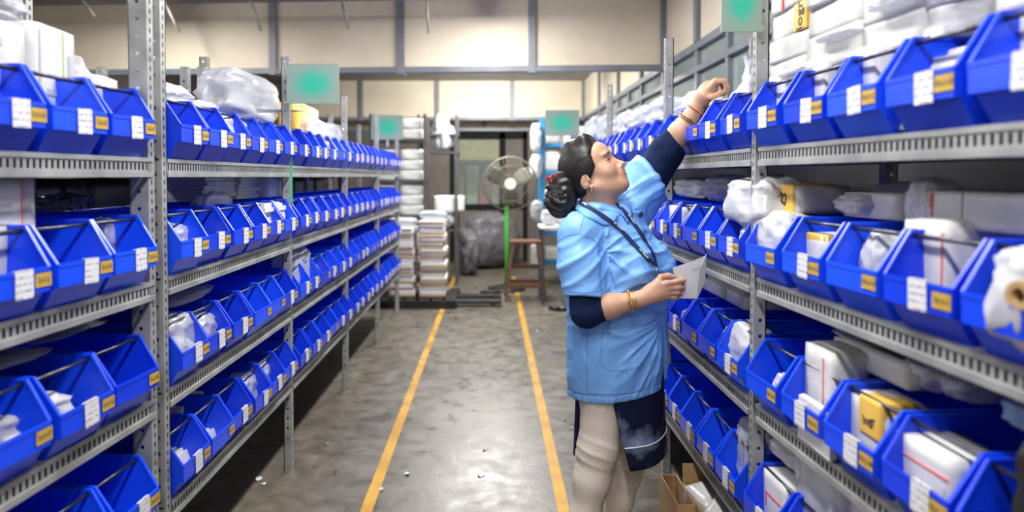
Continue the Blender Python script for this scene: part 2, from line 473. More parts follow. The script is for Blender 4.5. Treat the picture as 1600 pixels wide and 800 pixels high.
        for ax in range(3):
            b1, c1 = (ax + 1) % 3, (ax + 2) % 3
            sl0 = [slice(None)] * 3; sl1 = [slice(None)] * 3
            sl0[ax] = slice(0, -1); sl1[ax] = slice(1, None)
            A, B = S[tuple(sl0)], S[tuple(sl1)]
            E = np.argwhere(A != B)
            E = E[(E[:, b1] > 0) & (E[:, c1] > 0) & (E[:, b1] < F.shape[b1] - 1) & (E[:, c1] < F.shape[c1] - 1)]
            ins = A[E[:, 0], E[:, 1], E[:, 2]]
            q = []
            for (db, dc) in ((1, 1), (0, 1), (0, 0), (1, 0)):
                c = E.copy(); c[:, b1] -= db; c[:, c1] -= dc
                q.append(idx[c[:, 0], c[:, 1], c[:, 2]])
            q = np.stack(q, 1)
            q[~ins] = q[~ins][:, ::-1]
            Q.append(q)
        return V, np.concatenate(Q)

def np_mesh(name, V, Q, mats, smooth=True):
    me = bpy.data.meshes.new(name)
    me.vertices.add(len(V)); me.vertices.foreach_set('co', np.asarray(V, np.float32).ravel())
    k = Q.shape[1]
    me.loops.add(Q.size); me.loops.foreach_set('vertex_index', Q.astype(np.int32).ravel())
    me.polygons.add(len(Q)); me.polygons.foreach_set('loop_start', np.arange(0, Q.size, k, dtype=np.int32))
    for q in (mats if isinstance(mats, (list, tuple)) else [mats]): me.materials.append(MATS[q] if isinstance(q, str) else q)
    me.update(calc_edges=True)
    if smooth: me.polygons.foreach_set('use_smooth', np.ones(len(Q), bool))
    return me
def np_normals(V, Q):
    a = V[Q[:, 2]] - V[Q[:, 0]]; b_ = V[Q[:, 3]] - V[Q[:, 1]]
    n_ = np.cross(a, b_); N = np.zeros_like(V)
    for i in range(4): np.add.at(N, Q[:, i], n_)
    return N / (np.linalg.norm(N, axis=1)[:, None] + 1e-12)
def relax(V, Q, it=2, w=.5):
    for _ in range(it):
        A = np.zeros_like(V); C = np.zeros(len(V))
        for i in range(4):
            j = (i + 1) % 4
            np.add.at(A, Q[:, i], V[Q[:, j]]); np.add.at(C, Q[:, i], 1)
            np.add.at(A, Q[:, j], V[Q[:, i]]); np.add.at(C, Q[:, j], 1)
        V = V * (1 - w) + w * A / C[:, None]
    return V
# ------------------------------------------------------------------ room shell
XR, XL, YB, YF, ZC = 1.56, -4.6, -3.0, 12.0, 3.12
def plain(name, x0, x1, y0, y1, z0, z1, m, parent=None):
    b_ = MB(); b_.box(x0, x1, y0, y1, z0, z1)
    o = obj(name, b_.mesh(name, m), parent)
    return o if parent else struct(o)
plain('floor', XL - .1, XR + 2.6, YB - .1, 16.1, -.1, 0, 'concrete')
plain('ceiling', XL - .1, XR + 2.6, YB - .1, 16.1, ZC, ZC + .1, 'ceiling_grey')
plain('wall_left', XL - .1, XL, YB, 16, 0, ZC, 'brown_wall')
plain('wall_back', XL - .1, XR + 2.6, YB - .1, YB, 0, ZC, 'cream_panel')
plain('wall_outer', XR + 2.5, XR + 2.6, YB, 16, 0, ZC, 'cream_panel')
plain('wall_end', XL - .1, XR + 2.6, 16, 16.1, 0, ZC, 'brown_wall')
# painted lane lines
def lane(name, xa, xb):
    b_ = MB(); w = .027
    L = 9.6; nseg = 40
    r = random.Random(3)
    for i in range(nseg):
        y0 = .6 + L * i / nseg; y1 = .6 + L * (i + 1) / nseg
        fa = [xa + (xb - xa) * (y - .6) / L for y in (y0, y1)]
        b_.add([(fa[0] - w, y0, .0006), (fa[0] + w, y0, .0006), (fa[1] + w, y1, .0006), (fa[1] - w, y1, .0006)], [(0, 1, 2, 3)])
    return struct(obj(name, b_.mesh(name, 'yellow_paint', weld=.0005)))
lane('trim_1', -.565, -.565); lane('trim_2', .322, .322)

def bulkhead(name, Y, xs, z0, z1, ang=0.0, rail=.055, post=.07):
    """hanging partition: cream boards between grey posts over a bottom rail"""
    e = empty(name, (xs[0], Y, 0), ang); struct(e)
    x_ = [q - xs[0] for q in xs]
    b_ = MB(); b_.box(min(x_) - .03, max(x_) + .03, -.035, .035, z0, z0 + rail); obj('rail', b_.mesh('rail', 'frame_grey', bevel=.004), e)
    b_ = MB(); b_.box(-post / 2, post / 2, -.045, .045, z0 - .012, z1); pm = b_.mesh('mullion', 'frame_grey', bevel=.004)
    for q in x_: obj('mullion', pm, e, (q, 0, 0))
    for a, c in zip(x_[:-1], x_[1:]):
        lo, hi = min(a, c) + post / 2, max(a, c) - post / 2
        b_ = MB(); b_.box(lo, hi, -.006, .012, z0 + rail, z1); obj('panel', b_.mesh('panel', 'cream_panel'), e)
    return e
bulkhead('wall_upper_near', 6.2, [1.55, .362, -.844, -2.04, -3.24, -4.44], 2.455, ZC, math.radians(-3.2))
bulkhead('wall_upper_far', 11.6, [1.55, .329, -.932, -2.215, -3.5], 2.455, ZC)
# overhead rail and hanging rods in front of the near partition
b_ = MB(); b_.tube([(-4.4, 5.75, 2.985), (-.55, 5.75, 2.985)], .012, 8)
tag(obj('ceiling_rail', b_.mesh('ceiling_rail', 'frame_grey', smooth=True)), 'thin grey pipe running along under the ceiling before the cream boards', 'pipe')
for i, (xa, ya, xb, yb_) in enumerate([(120, -12, 148, 26), (262, 12, 280, 50), (388, -10, 408, 48), (531, -10, 545, 45), (666, -10, 670, 52)]):
    a, c = P(xa, ya, 5.95), P(xb, yb_, 5.98)
    d = (a - c); a = c + d * ((ZC - c.z) / d.z)
    b_ = MB(); b_.tube([tuple(a), tuple(c)], .013, 8)
    tag(obj('hanger_rod', b_.mesh('hanger_rod', 'conduit', smooth=True)),
        ['leftmost', 'second', 'middle', 'fourth', 'rightmost'][i] + ' slanting metal rod hanging from the ceiling before the cream boards', 'rod', 'ceiling hanger rods')

# right wall: cream boards above, glazing below, solid dado behind the racks
wr = struct(empty('wall_right', (XR, 0, 0)))
def wpart(name, x0, x1, y0, y1, z0, z1, m, bev=.004):
    b_ = MB(); b_.box(x0, x1, y0, y1, z0, z1); return obj(name, b_.mesh(name, m, bevel=bev), wr)
wpart('rail', -.03, .05, YB, 12, 2.455, 2.515, 'frame_grey')
wpart('rail', -.03, .05, YB, 12, 2.285, 2.33, 'frame_grey')
wpart('rail', -.03, .05, YB, 12, 1.70, 1.75, 'frame_grey')
wpart('dado', 0, .05, YB, 12, 0, 1.70, 'dado_dark', 0)
ys = [-2.2, -1.3, -.4, .5, 1.35, 2.2, 3.0, 3.75, 4.5, 5.18, 6.2, 7.1, 7.75, 8.4, 9.1, 9.9, 10.8, 11.9]
for i, y in enumerate(ys):
    wpart('mullion', -.025, .045, y - .026, y + .026, 1.75, 2.455, 'frame_grey')
    if i % 2 == 1: wpart('mullion', -.035, .05, y - .035, y + .035, 2.515, ZC, 'frame_grey')
    if i:
        y0 = ys[i - 1] + .026; y1 = y - .026
        wpart('pane', .008, .014, y0, y1, 1.75, 2.285, 'pane_glass', 0)
        wpart('pane', .008, .014, y0, y1, 2.33, 2.455, 'pane_glass', 0)
for y0, y1 in zip(ys[1::2][:-1], ys[1::2][1:]):
    wpart('panel', .002, .014, y0 + .035, y1 - .035, 2.515, ZC, 'cream_panel', 0)
wpart('panel', .002, .014, YB, ys[1] - .035, 2.515, ZC, 'cream_panel', 0)

# far end wall: brown boards, dark framed glazing
we = struct(empty('wall_front', (0, YF, 0)))
def fpart(name, pxa, pya, pxb, pyb, m, y0=-.03, y1=.03, bev=.004, zlo=None):
    a = P(pxa, pya, YF); c = P(pxb, pyb, YF)
    z0 = c.z if zlo is None else zlo
    b_ = MB(); b_.box(a.x, c.x, y0, y1, z0, a.z); return obj(name, b_.mesh(name, m, bevel=bev), we)
zt = P(769, 205, YF).z
b_ = MB(); b_.box(XL, P(704, 300, YF).x, .0, .06, 0, zt); obj('panel', b_.mesh('panel', 'brown_wall'), we)
b_ = MB(); b_.box(P(824, 300, YF).x, XR + 2.5, .0, .06, 0, zt); obj('panel', b_.mesh('panel', 'brown_wall'), we)
b_ = MB(); b_.box(XL, XR + 2.5, -.03, .05, zt, zt + .05); obj('rail', b_.mesh('rail', 'frame_grey', bevel=.004), we)
for q in (680, 757, 873):
    x = P(q, 200, YF).x
    b_ = MB(); b_.box(x - .03, x + .03, -.03, .05, zt + .05, ZC); obj('mullion', b_.mesh('mullion', 'frame_grey', bevel=.004), we)
b_ = MB(); b_.box(XL, XR + 2.5, .02, .05, zt + .05, ZC); obj('panel', b_.mesh('panel', 'cream_panel'), we)
fpart('door_post', 703, 205, 710, 300, 'black_frame', zlo=0)
fpart('door_post', 780, 205, 790, 300, 'black_frame', zlo=0)
fpart('door_post', 817, 205, 824, 300, 'black_frame', zlo=0)
fpart('head_rail', 703, 207, 824, 217, 'black_frame')
fpart('transom', 703, 319, 824, 327, 'black_frame')
fpart('blind', 710, 217, 780, 250, 'kraft', .03, .05, 0)
fpart('pane', 710, 217, 780, 319, 'pane_glass', .0, .006, 0)
fpart('panel', 790, 217, 817, 319, 'brown_wall', 0, .02, 0)
fpart('lower_panel', 710, 327, 780, 400, 'brown_wall', 0, .02, 0, 0)
fpart('lower_panel', 790, 327, 817, 400, 'brown_wall', 0, .02, 0, 0)

# tube fittings
for i, (tx, ty, tw) in enumerate(TUBES):
    e = empty('tube_fitting', (tx, ty, TUBE_Z), PI / 2 if ty == 9.55 else 0)
    b_ = MB(); b_.box(-.045, .045, -.64, .64, 0.0, .065); obj('housing', b_.mesh('housing', 'white_enamel', bevel=.006), e)
    b_ = MB(); b_.tube([(0, -.6, -.02), (0, .6, -.02)], .014, 10); obj('tube', b_.mesh('tube', 'tube_glow', smooth=True), e)
    b_ = MB(); b_.box(-.018, .018, -.63, -.6, -.04, .0); b_.box(-.018, .018, .6, .63, -.04, .0); obj('end_socket', b_.mesh('end_socket', 'white_enamel'), e)
    wh = {-0.05: 'over the aisle', -2.9: 'over the neighbouring aisle on the left', 3.0: 'beyond the right windows', 0.4: 'behind the end wall'}[tx]
    k = [j for j, q in enumerate(TUBES) if q[0] == tx].index(i)
    tag(e, ['nearest', 'second', 'third', 'fourth', 'fifth', 'sixth', 'seventh', 'eighth'][k] + ' ceiling tube light ' + wh, 'light', 'ceiling tube lights')

# ------------------------------------------------------------------ racks
LEV_L = [.47, .83, 1.185, 1.555]
LEV_R = [.40, .79, 1.185, 1.59]
DEP = .44
class Rack: pass
RK = {}
def rack(key, name, side, x, y_far, L, ang, levels, n, posts_h, near_post=True, far_post=True, pitch=None, wide=.04):
    r = Rack(); RK[key] = r
    r.key = key; r.name = name; r.s = side; r.L = L; r.a = math.radians(ang); r.lev = levels; r.n = n
    r.A = Vector((math.sin(r.a), math.cos(r.a), 0)); r.D = Vector((math.cos(r.a), -math.sin(r.a), 0)) * side
    r.o = Vector((x, y_far, 0)) - r.A * L
    r.pitch = pitch or (L - .04) / n; r.gap = .045 if key == 'L1' else 0.0
    r.rot = -r.a if side > 0 else PI - r.a
    e = empty('slotted_angle_rack', r.o, 0); r.e = e
    tag(e, 'grey slotted-angle steel rack with four shelves of blue bins, ' + name, 'rack', 'steel racks along the aisle')
    M3 = Matrix((r.D, r.A, Vector((0, 0, 1)))).transposed().to_4x4()
    def put(nm, me, d, t, z, par=e):
        o = bpy.data.objects.new(nm, me); COL.objects.link(o); o.parent = par
        return o
    # posts: local mesh in (d, t, z)
    def post_mesh(h, w):
        b_ = MB()
        b_.strip((0, 0, 0), (0, 0, 1), (1, 0, 0), h, w, .05, .006, .006, True)
        b_.strip((0, 0, 0), (0, 0, 1), (0, 1, 0), h, .034, .028, .007, .0035)
        b_.box(w - .004, w, 0, .012, 0, h)
        b_.box(0, .009, .031, .034, 0, h)
        return b_
    def place(nm, mb, d, t, m='steel', solid=0.0, par=e, z=0.0):
        vs = [tuple((r.D * (q[0] + d) + r.A * (q[1] + t) + Vector((0, 0, q[2] + z)))) for q in mb.v]
        k = MB(); k.v = vs; k.f = mb.f; k.m = mb.m
        return obj(nm, k.mesh(nm, m, weld=.0004, solid=solid), par)
    tt = ([0.0] if near_post else []) + ([L - .036] if far_post else [])
    for t in tt:
        place('post', post_mesh(posts_h, wide), -.004, t)
        place('post', post_mesh(posts_h, wide), DEP - .036, t)
        for lz in levels:   # side brackets tying front and back posts
            b_ = MB(); b_.box(.03, DEP - .03, .004, .007, lz - .05, lz - .004); place('side_brace', b_, 0, t)
    for lz in levels:
        b_ = MB(); b_.box(.004, DEP, .0, L, lz - .006, lz); sh = place('shelf_deck', b_, 0, 0, 'deck_steel')
        b_ = MB()
        b_.strip((0, .036, lz - .040), (0, 1, 0), (0, 0, 1), L - .05, .030, .0195, .0042, .0105)
        b_.box(-.003, .002, .036, L - .012, lz - .011, lz + .001)
        b_.box(-.004, .003, .036, L - .012, lz - .056, lz - .040)
        b_.box(.0, .035, .036, L - .012, lz - .001, lz + .001)
        place('beam', b_, -.004, 0, 'steel', par=sh)
        b_ = MB(); b_.box(DEP - .004, DEP, .036, L - .012, lz - .05, lz); place('beam', b_, 0, 0, 'steel', par=sh)
        b_ = MB(); b_.box(.003, .005, .036, L - .012, lz - .042, lz - .008); place('slot_shade_strip', b_, .004, 0, 'slot_shade_black', par=sh)  # black strip behind the slots, their inner shade put into colour
    return r
def rp(key, lev, u, d, z):
    """point on a rack: u = bins counted from the post the label counts from, d = depth, z above the deck"""
    r = RK[key]
    far = key in ('L1', 'R1')
    t = r.L - u * r.pitch if far else u * r.pitch
    t += .038 if not far else -r.gap
    p = r.o + r.A * t + r.D * d
    return Vector((p.x, p.y, r.lev[lev] + z))
rack('L1', 'nearest on the left', -1, -1.02, 2.06, 1.42, 4.0, LEV_L, 6, 2.4, wide=.058, pitch=.222)
YLs = [2.10, 3.43, 4.77, 6.10, 7.42]
nm = ['second', 'third', 'fourth', 'fifth']
for i in range(4):
    rack('L%d' % (i + 2), nm[i] + ' on the left', -1, -1.02, YLs[i + 1] + .0, YLs[i + 1] - YLs[i], 0, LEV_L, 6, [2.4, 2.1, 2.06, 2.06][i], far_post=(i == 3))
rack('R1', 'nearest on the right', 1, .83, 2.13, 1.22, -2.9, LEV_R, 5, 2.4, pitch=.226, far_post=False)
YRs = [2.145, 3.27, 4.92, 7.25]
nr = ['second', 'third', 'fourth']
for i in range(3):
    rack('R%d' % (i + 2), nr[i] + ' on the right', 1, .83, YRs[i + 1], YRs[i + 1] - YRs[i], 0, LEV_R, [5, 7, 10][i], [2.4, 2.16, 2.16][i], far_post=(i == 2))
# green tag on the second left post
b_ = MB(); b_.box(-1.018, -1.012, 3.445, 3.462, 1.36, 1.62)
tag(obj('green_strip', b_.mesh('green_strip', 'tag_green')), 'thin green strip fixed on the post between second and third left racks', 'strip')
# posts of the neighbouring row seen behind the left racks
def lone_post(px, pyt, Y, lab):
    t = P(px, pyt, Y); b_ = MB()
    b_.strip((0, 0, 0), (0, 0, 1), (1, 0, 0), t.z, .04, .05, .006, .006, True)
    b_.strip((.04, 0, 0), (0, 0, 1), (0, 1, 0), t.z, .034, .028, .007, .0035)
    tag(obj('rack_post', b_.mesh('rack_post', 'steel', weld=.0004, solid=.002), None, (t.x, Y, 0)), lab, 'post', 'posts of the row behind')
lone_post(281, 104, 3.5, 'pale steel post of the row behind, left of a close pair')
lone_post(308, 104, 3.35, 'pale steel post of the row behind, right of a close pair')
lone_post(150, 104, 3.5, 'pale steel post top peeping over the nearest left rack')

# ------------------------------------------------------------------ bins
BW, BD, BH = .213, .40, .2
def bin_mesh():
    b_ = MB()
    h = BW / 2 - .004; hb = h - .012
    def wy(z): return hb + (h - hb) * z / BH
    prof = [(0.0, .108), (0.0, .056), (.014, .054), (.045, 0.0), (BD, 0.0), (BD + .004, BH), (.058, BH)]
    for s in (-1, 1):
        b_.add([(x, s * wy(z), z) for x, z in prof], [tuple(range(7))])
    def quad(i, j): 
        (xa, za), (xb, zb) = prof[i], prof[j]
        b_.add([(xa, -wy(za), za), (xa, wy(za), za), (xb, wy(zb), zb), (xb, -wy(zb), zb)], [(0, 1, 2, 3)])
    for i, j in ((0, 1), (1, 2), (2, 3), (3, 4), (4, 5)): quad(i, j)
    me = b_.mesh('tub', 'bin_blue', weld=.0008, solid=-.0028)
    # rims
    r_ = MB()
    for s in (-1, 1):
        path = [(-.001, .108), (.058, BH), (BD + .004, BH)]
        for (xa, za), (xb, zb) in zip(path[:-1], path[1:]):
            d = Vector((xb - xa, 0, zb - za)).normalized(); nn = Vector((-d.z, 0, d.x)) * .005
            ya, yb = wy(za), wy(zb)
            q = []
            for (x, z, yy) in ((xa, za, ya), (xb, zb, yb)):
                for o_ in (-.002, .0065):
                    for e_ in (-1, .35):
                        q.append((x + nn.x * e_, s * (yy + o_ - .002), z + nn.z * e_))
            r_.add(q, [(0, 1, 3, 2), (4, 6, 7, 5), (0, 4, 5, 1), (2, 3, 7, 6), (0, 2, 6, 4), (1, 5, 7, 3)])
    hh = wy(BH)
    r_.box(BD - .002, BD + .010, -hh, hh, BH - .008, BH + .0015)
    r_.box(-.0045, .001, -wy(.108), wy(.108), .1, .1095)
    r_.box(-.003, .001, -wy(.06), wy(.06), .055, .0595)
    r_.box(-.002, .0, -.004, -.0015 + .0, .058, .1)
    for s in (-1, 1): r_.box(-.003, .004, s * wy(.08) - .002, s * wy(.08) + .002, .055, .108)
    bm = bmesh.new(); bm.from_mesh(me); t = r_.mesh('tmp', 'bin_blue'); bm.from_mesh(t); bm.to_mesh(me); bm.free()
    bpy.data.meshes.remove(t)
    me.update()
    return me
BIN_ME = bin_mesh()
b_ = MB(); b_.tube([(.068, -BW / 2 + .002, BH - .012), (.068, BW / 2 - .002, BH - .012)], .0052, 8); ROD_ME = b_.mesh('rod', 'rod_steel', smooth=True)
CARDS = []
for dy in (-.006, 0, .005):
    b_ = MB(); y = -.017 + dy
    b_.box(-.0065, -.0052, y - .026, y + .026, .05, .113); b_.box(-.0062, .004, y - .026, y + .026, .111, .1125)
    CARDS.append(b_.mesh('label_card', 'label_card'))
b_ = MB(); b_.box(-.0056, -.0046, -.099, -.05, .066, .097); PLATE_ME = b_.mesh('code_plate', 'gold_plate')
TXT = {}
def text_mesh(s, size, m, depth=.0003):
    key = (s, size, m)
    if key in TXT: return TXT[key]
    c = bpy.data.curves.new('txt', 'FONT'); c.body = s; c.size = size; c.align_x = 'CENTER'; c.align_y = 'CENTER'; c.resolution_u = 2; c.extrude = depth; c.offset = size * .012
    o = bpy.data.objects.new('txt', c); COL.objects.link(o)
    dg = bpy.context.evaluated_depsgraph_get(); dg.update()
    me = bpy.data.meshes.new_from_object(o.evaluated_get(dg)); me.name = 'lettering'
    me.materials.clear(); me.materials.append(MATS[m])
    bpy.data.objects.remove(o, do_unlink=True)
    TXT[key] = me
    return me
def face_mx(right, up, loc):
    r_ = Vector(right).normalized(); u = Vector(up).normalized(); n_ = r_.cross(u)
    M = Matrix((r_, u, n_)).transposed().to_4x4(); M.translation = Vector(loc); return M
ORD = ['first', 'second', 'third', 'fourth', 'fifth', 'sixth', 'seventh', 'eighth', 'ninth', 'tenth']
SHELF = ['bottom', 'third', 'second', 'top']
RNAME = {'L1': 'nearest left rack', 'L2': 'second left rack', 'L3': 'third left rack', 'L4': 'fourth left rack', 'L5': 'fifth left rack',
         'R1': 'nearest right rack', 'R2': 'second right rack', 'R3': 'third right rack', 'R4': 'fourth right rack'}
POSTW = {'L1': 'far', 'R1': 'far'}
CODE = {'L1': '2', 'L2': '3', 'L3': '4', 'L4': '5', 'L5': '6', 'R1': '10', 'R2': '9', 'R3': '8', 'R4': '7'}
def add_bin(key, lev, j, card=True, sticks=0.0):
    r = RK[key]; rr = random.Random((ord(key[0]) * 1000 + int(key[1]) * 100 + lev * 20 + j))
    p = rp(key, lev, j + .5, -.038 + rr.uniform(-.006, .006) - sticks, .0015)
    e = empty('storage_bin', p, r.rot + rr.uniform(-.012, .012))
    obj('tub', BIN_ME, e); obj('support_rod', ROD_ME, e)
    if card: obj('label_card', CARDS[rr.randrange(3)], e, (0, 0, rr.uniform(-.003, .002)), (rr.uniform(-.05, .05), 0, 0))
    pl = obj('code_plate', PLATE_ME, e)
    # letters run left to right for someone facing the rack
    k = j if (r.s < 0) != (key in ('L1', 'R1')) else r.n - 1 - j
    if key in ('L1', 'L2', 'R1', 'R2', 'L3'):
        let = 'ABCDEFGHIJKLMNOPQRSTUVWXYZ'[(3 - lev) * r.n + k]
        t = obj('lettering', text_mesh('%s-U-%s' % (CODE[key], let), .0165, 'lettering'), pl)
        t.matrix_basis = face_mx((0, -1, 0), (0, 0, 1), (-.0058, -.0745, .0815))
    fp = POSTW.get(key, 'near')
    tag(e, 'blue plastic bin, %s from the %s post, %s shelf, %s' % (ORD[j], fp, SHELF[lev], RNAME[key]), 'bin', 'blue storage bins')
    return e
for key in ('L1', 'L2', 'L3', 'L4', 'L5', 'R1', 'R2', 'R3', 'R4'):
    for lev in range(4):
        if key == 'R4' and lev < 2: continue
        for j in range(RK[key].n):
            add_bin(key, lev, j, card=RNG.random() > .12)
# ------------------------------------------------------------------ things in and on the bins
def bag_mesh(name, seed, kind, m):
    nu, nv = 40, 26
    th = np.linspace(0, 2 * PI, nu, endpoint=False); v = np.linspace(0, 1, nv)
    T, V = np.meshgrid(th, v)
    ph = (V - .5) * PI
    c = np.cos(ph); s_ = np.sin(ph)
    e = .62
    rad = np.sign(c) * np.abs(c) ** e; zz = np.sign(s_) * np.abs(s_) ** .75
    if kind == 'knot':
        t = np.clip((V - .55) / .3, 0, 1); t = t * t * (3 - 2 * t)
        body = np.sin(np.clip(V / .8, 0, 1) * PI * .5 + .25) ** .5
        rad = np.where(V < .06, V / .06 * .9, body) * (1 - t) + t * (.10 + 1.5 * np.clip(V - .86, 0, 1) ** 1.0)
        zz = V * 2 - 1
    x = rad * np.cos(T); y = rad * np.sin(T)
    sq = 1.0 / np.maximum(np.maximum(np.abs(np.cos(T)), np.abs(np.sin(T))), .8)
    x = x * sq * .86; y = y * sq * .86
    p = np.stack([x, y, zz], -1)
    n1 = ridged(p * 1.5 + seed * 3.1, seed, 3); n2 = ridged(p * np.array([3.5, 3.5, 2.0]) + seed * 5.7, seed + 5, 2)
    k = 1 + .42 * (n1 - .62) + .26 * (n2 - .6)
    q = p.copy(); q[..., 0] *= k; q[..., 1] *= k
    q[..., 2] = p[..., 2] * (1 + .3 * (ridged(p * 1.8 + 9 + seed, seed + 9, 2) - .6))
    z0 = q[..., 2].min(); z1 = q[..., 2].max()
    q[..., 2] = (q[..., 2] - z0) / (z1 - z0)
    q[..., 0] = q[..., 0] / (q[..., 0].max() - q[..., 0].min()); q[..., 1] = q[..., 1] / (q[..., 1].max() - q[..., 1].min())
    q[..., 0] -= (q[..., 0].max() + q[..., 0].min()) / 2; q[..., 1] -= (q[..., 1].max() + q[..., 1].min()) / 2
    Vx = q.reshape(-1, 3)
    Q = []
    for i in range(nv - 1):
        for j in range(nu):
            a, b2 = i * nu + j, i * nu + (j + 1) % nu
            Q.append((a, b2, b2 + nu, a + nu))
    return np_mesh(name, Vx, np.array(Q), m)
BAGS = {}
def get_bag(seed, kind, m):
    k = (seed % 7, kind, m)
    if k not in BAGS: BAGS[k] = bag_mesh('plastic_bag', seed % 7 + 1, kind, m)
    return BAGS[k]
def soft_box(name, sx, sy, sz, m, puff=.0, seed=0, nx=5):
    """a box with softened edges and slightly wavy faces, base at z = 0"""
    bm = bmesh.new(); bmesh.ops.create_cube(bm, size=1.0)
    bmesh.ops.subdivide_edges(bm, edges=bm.edges[:], cuts=nx, use_grid_fill=True)
    for v in bm.verts:
        x, y, z = v.co * 2
        pf = 1 + puff * (1 - max(abs(x), abs(y)) ** 2 if abs(z) > .99 else (1 - z * z) * .25)
        j = Vector((mnoise.noise(Vector((x * 1.7 + seed, y * 1.7, z * 1.7))), mnoise.noise(Vector((x * 1.7, y * 1.7 + seed * 2.3, z * 1.7 + 4))), mnoise.noise(Vector((x * 1.9 + 8, y * 1.9, z * 1.7 + seed)))))
        am = .012 + puff * .12
        ed = sum(1 for q in (x, y, z) if abs(q) > .99)
        sh = 1 - (.006 + puff * .05) * max(0, ed - 1)
        v.co = Vector(((x * sh * (1 + puff * .08 * (1 - z * z)) + j.x * am) * sx / 2, (y * sh * (1 + puff * .08 * (1 - z * z)) + j.y * am) * sy / 2, (z * sh * pf + j.z * am) * sz / 2 + sz / 2))
    me = bpy.data.meshes.new(name); bm.to_mesh(me); bm.free()
    me.materials.append(MATS[m]); me.polygons.foreach_set('use_smooth', [True] * len(me.polygons))
    return me

def plane_pt(key, px, py, d):
    r = RK[key]; ray = cam_ray(px, py); o = Vector((0, 0, CAMH))
    q = r.o + r.D * d
    k = (q - o).dot(r.D) / ray.dot(r.D)
    return o + ray * k
def along(key, p):
    r = RK[key]; t = (p - r.o).dot(r.A)
    far = key in ('L1', 'R1')
    return (r.L - r.gap - t) / r.pitch if far else (t - .038) / r.pitch
def where(key, lev, u, base):
    j = max(0, min(RK[key].n - 1, int(u)))
    return ('in the ' if not base else 'over the ') + '%s bin, %s shelf, %s' % (ORD[j], SHELF[lev], RNAME[key])
def spot(key, lev, pxr, pyt, d, base, zb=None):
    """footprint from the pixels of the front face, height from its top"""
    r = RK[key]
    a = plane_pt(key, pxr[0], pyt, d); c = plane_pt(key, pxr[1], pyt, d)
    w = abs((a - c).dot(r.A)); mid = (a + c) / 2
    z0 = r.lev[lev] + ((.0075 if base == 0 else .206) if zb is None else zb)
    return mid, w, z0, max(.02, mid.z - z0), along(key, mid)
NI = [0]
def put_bag(desc, key, lev, pxr, pyt, d, dd, base=0, m='poly_white', kind='lump', seed=None, rot=0.0, zb=None, cat='bag', wmax=None):
    NI[0] += 1; seed = NI[0] if seed is None else seed
    mid, w, z0, h, u = spot(key, lev, pxr, pyt, d, base, zb)
    if wmax: w = min(w, wmax)
    r = RK[key]; p = mid + r.D * (dd / 2)
    o = obj('plastic_bag', get_bag(seed, kind, m), None, (p.x, p.y, z0), (0, 0, r.rot + rot), (dd, w, h))
    return tag(o, desc + ' ' + where(key, lev, u, base), cat, 'bags in the bins')
def put_box(desc, key, lev, pxr, pyt, d, dd, base=0, m='wrapped_white', puff=.12, rot=0.0, zb=None, prints=(), name='wrapped_packet', cat='packet', h=None, tilt=0.0):
    NI[0] += 1
    mid, w, z0, hh, u = spot(key, lev, pxr, pyt, d, base, zb)
    hh = h or hh
    r = RK[key]; p = mid + r.D * (dd / 2)
    o = obj(name, soft_box(name, dd, w, hh, m, puff, NI[0]), None, (p.x, p.y, z0), (0, tilt, r.rot + rot))
    for (mm, y0, y1, z0_, z1_) in prints:          # print on the face towards the aisle, in fractions
        b_ = MB(); b_.box(-dd / 2 * (1.03 + puff * .12), -dd / 2 + .004, w * (y0 - .5), w * (y1 - .5), hh * z0_, hh * z1_)
        obj('print_mark', b_.mesh('print_mark', mm), o)
    tag(o, desc + ' ' + where(key, lev, u, base), cat, 'packets in the bins')
    return o, (dd, w, hh)
def put_sheets(desc, key, lev, pxr, pyt, d, dd, base=0, nsh=7, rot=0.0, zb=None, lean=0.0, upright=False, m='paper_white', h=None):
    NI[0] += 1; rr = random.Random(NI[0])
    mid, w, z0, hh, u = spot(key, lev, pxr, pyt, d, base, zb)
    hh = h or hh
    r = RK[key]; p = mid + r.D * (dd / 2)
    e = empty('paper_stack', (p.x, p.y, z0), r.rot + rot); 
    if upright:
        t = dd / nsh
        for i in range(nsh):
            b_ = MB(); b_.box(-t * .45, t * .45, -w / 2, w / 2, 0, hh * rr.uniform(.86, 1.0))
            obj('sheet_bundle', b_.mesh('sheet_bundle', m), e, (-dd / 2 + t * (i + .5), rr.uniform(-.004, .004), 0), (rr.uniform(-.03, .03), lean + rr.uniform(-.04, .04), 0))
    else:
        t = hh / nsh
        for i in range(nsh):
            b_ = MB(); b_.box(-dd / 2, dd / 2, -w / 2, w / 2, 0, t * .93)
            obj('sheet_bundle', b_.mesh('sheet_bundle', m), e, (rr.uniform(-.008, .008), rr.uniform(-.006, .006), t * i), (0, 0, rr.uniform(-.05, .05)))
    return tag(e, desc + ' ' + where(key, lev, u, base), 'paper stack', 'paper stacks in the bins')
def letters_on(o, s, size, mx, m='ink'):
    t = obj('lettering', text_mesh(s, size, m), o); t.matrix_basis = mx; return t
FR = ((0, -1, 0), (0, 0, 1))      # right and up of the face towards the aisle

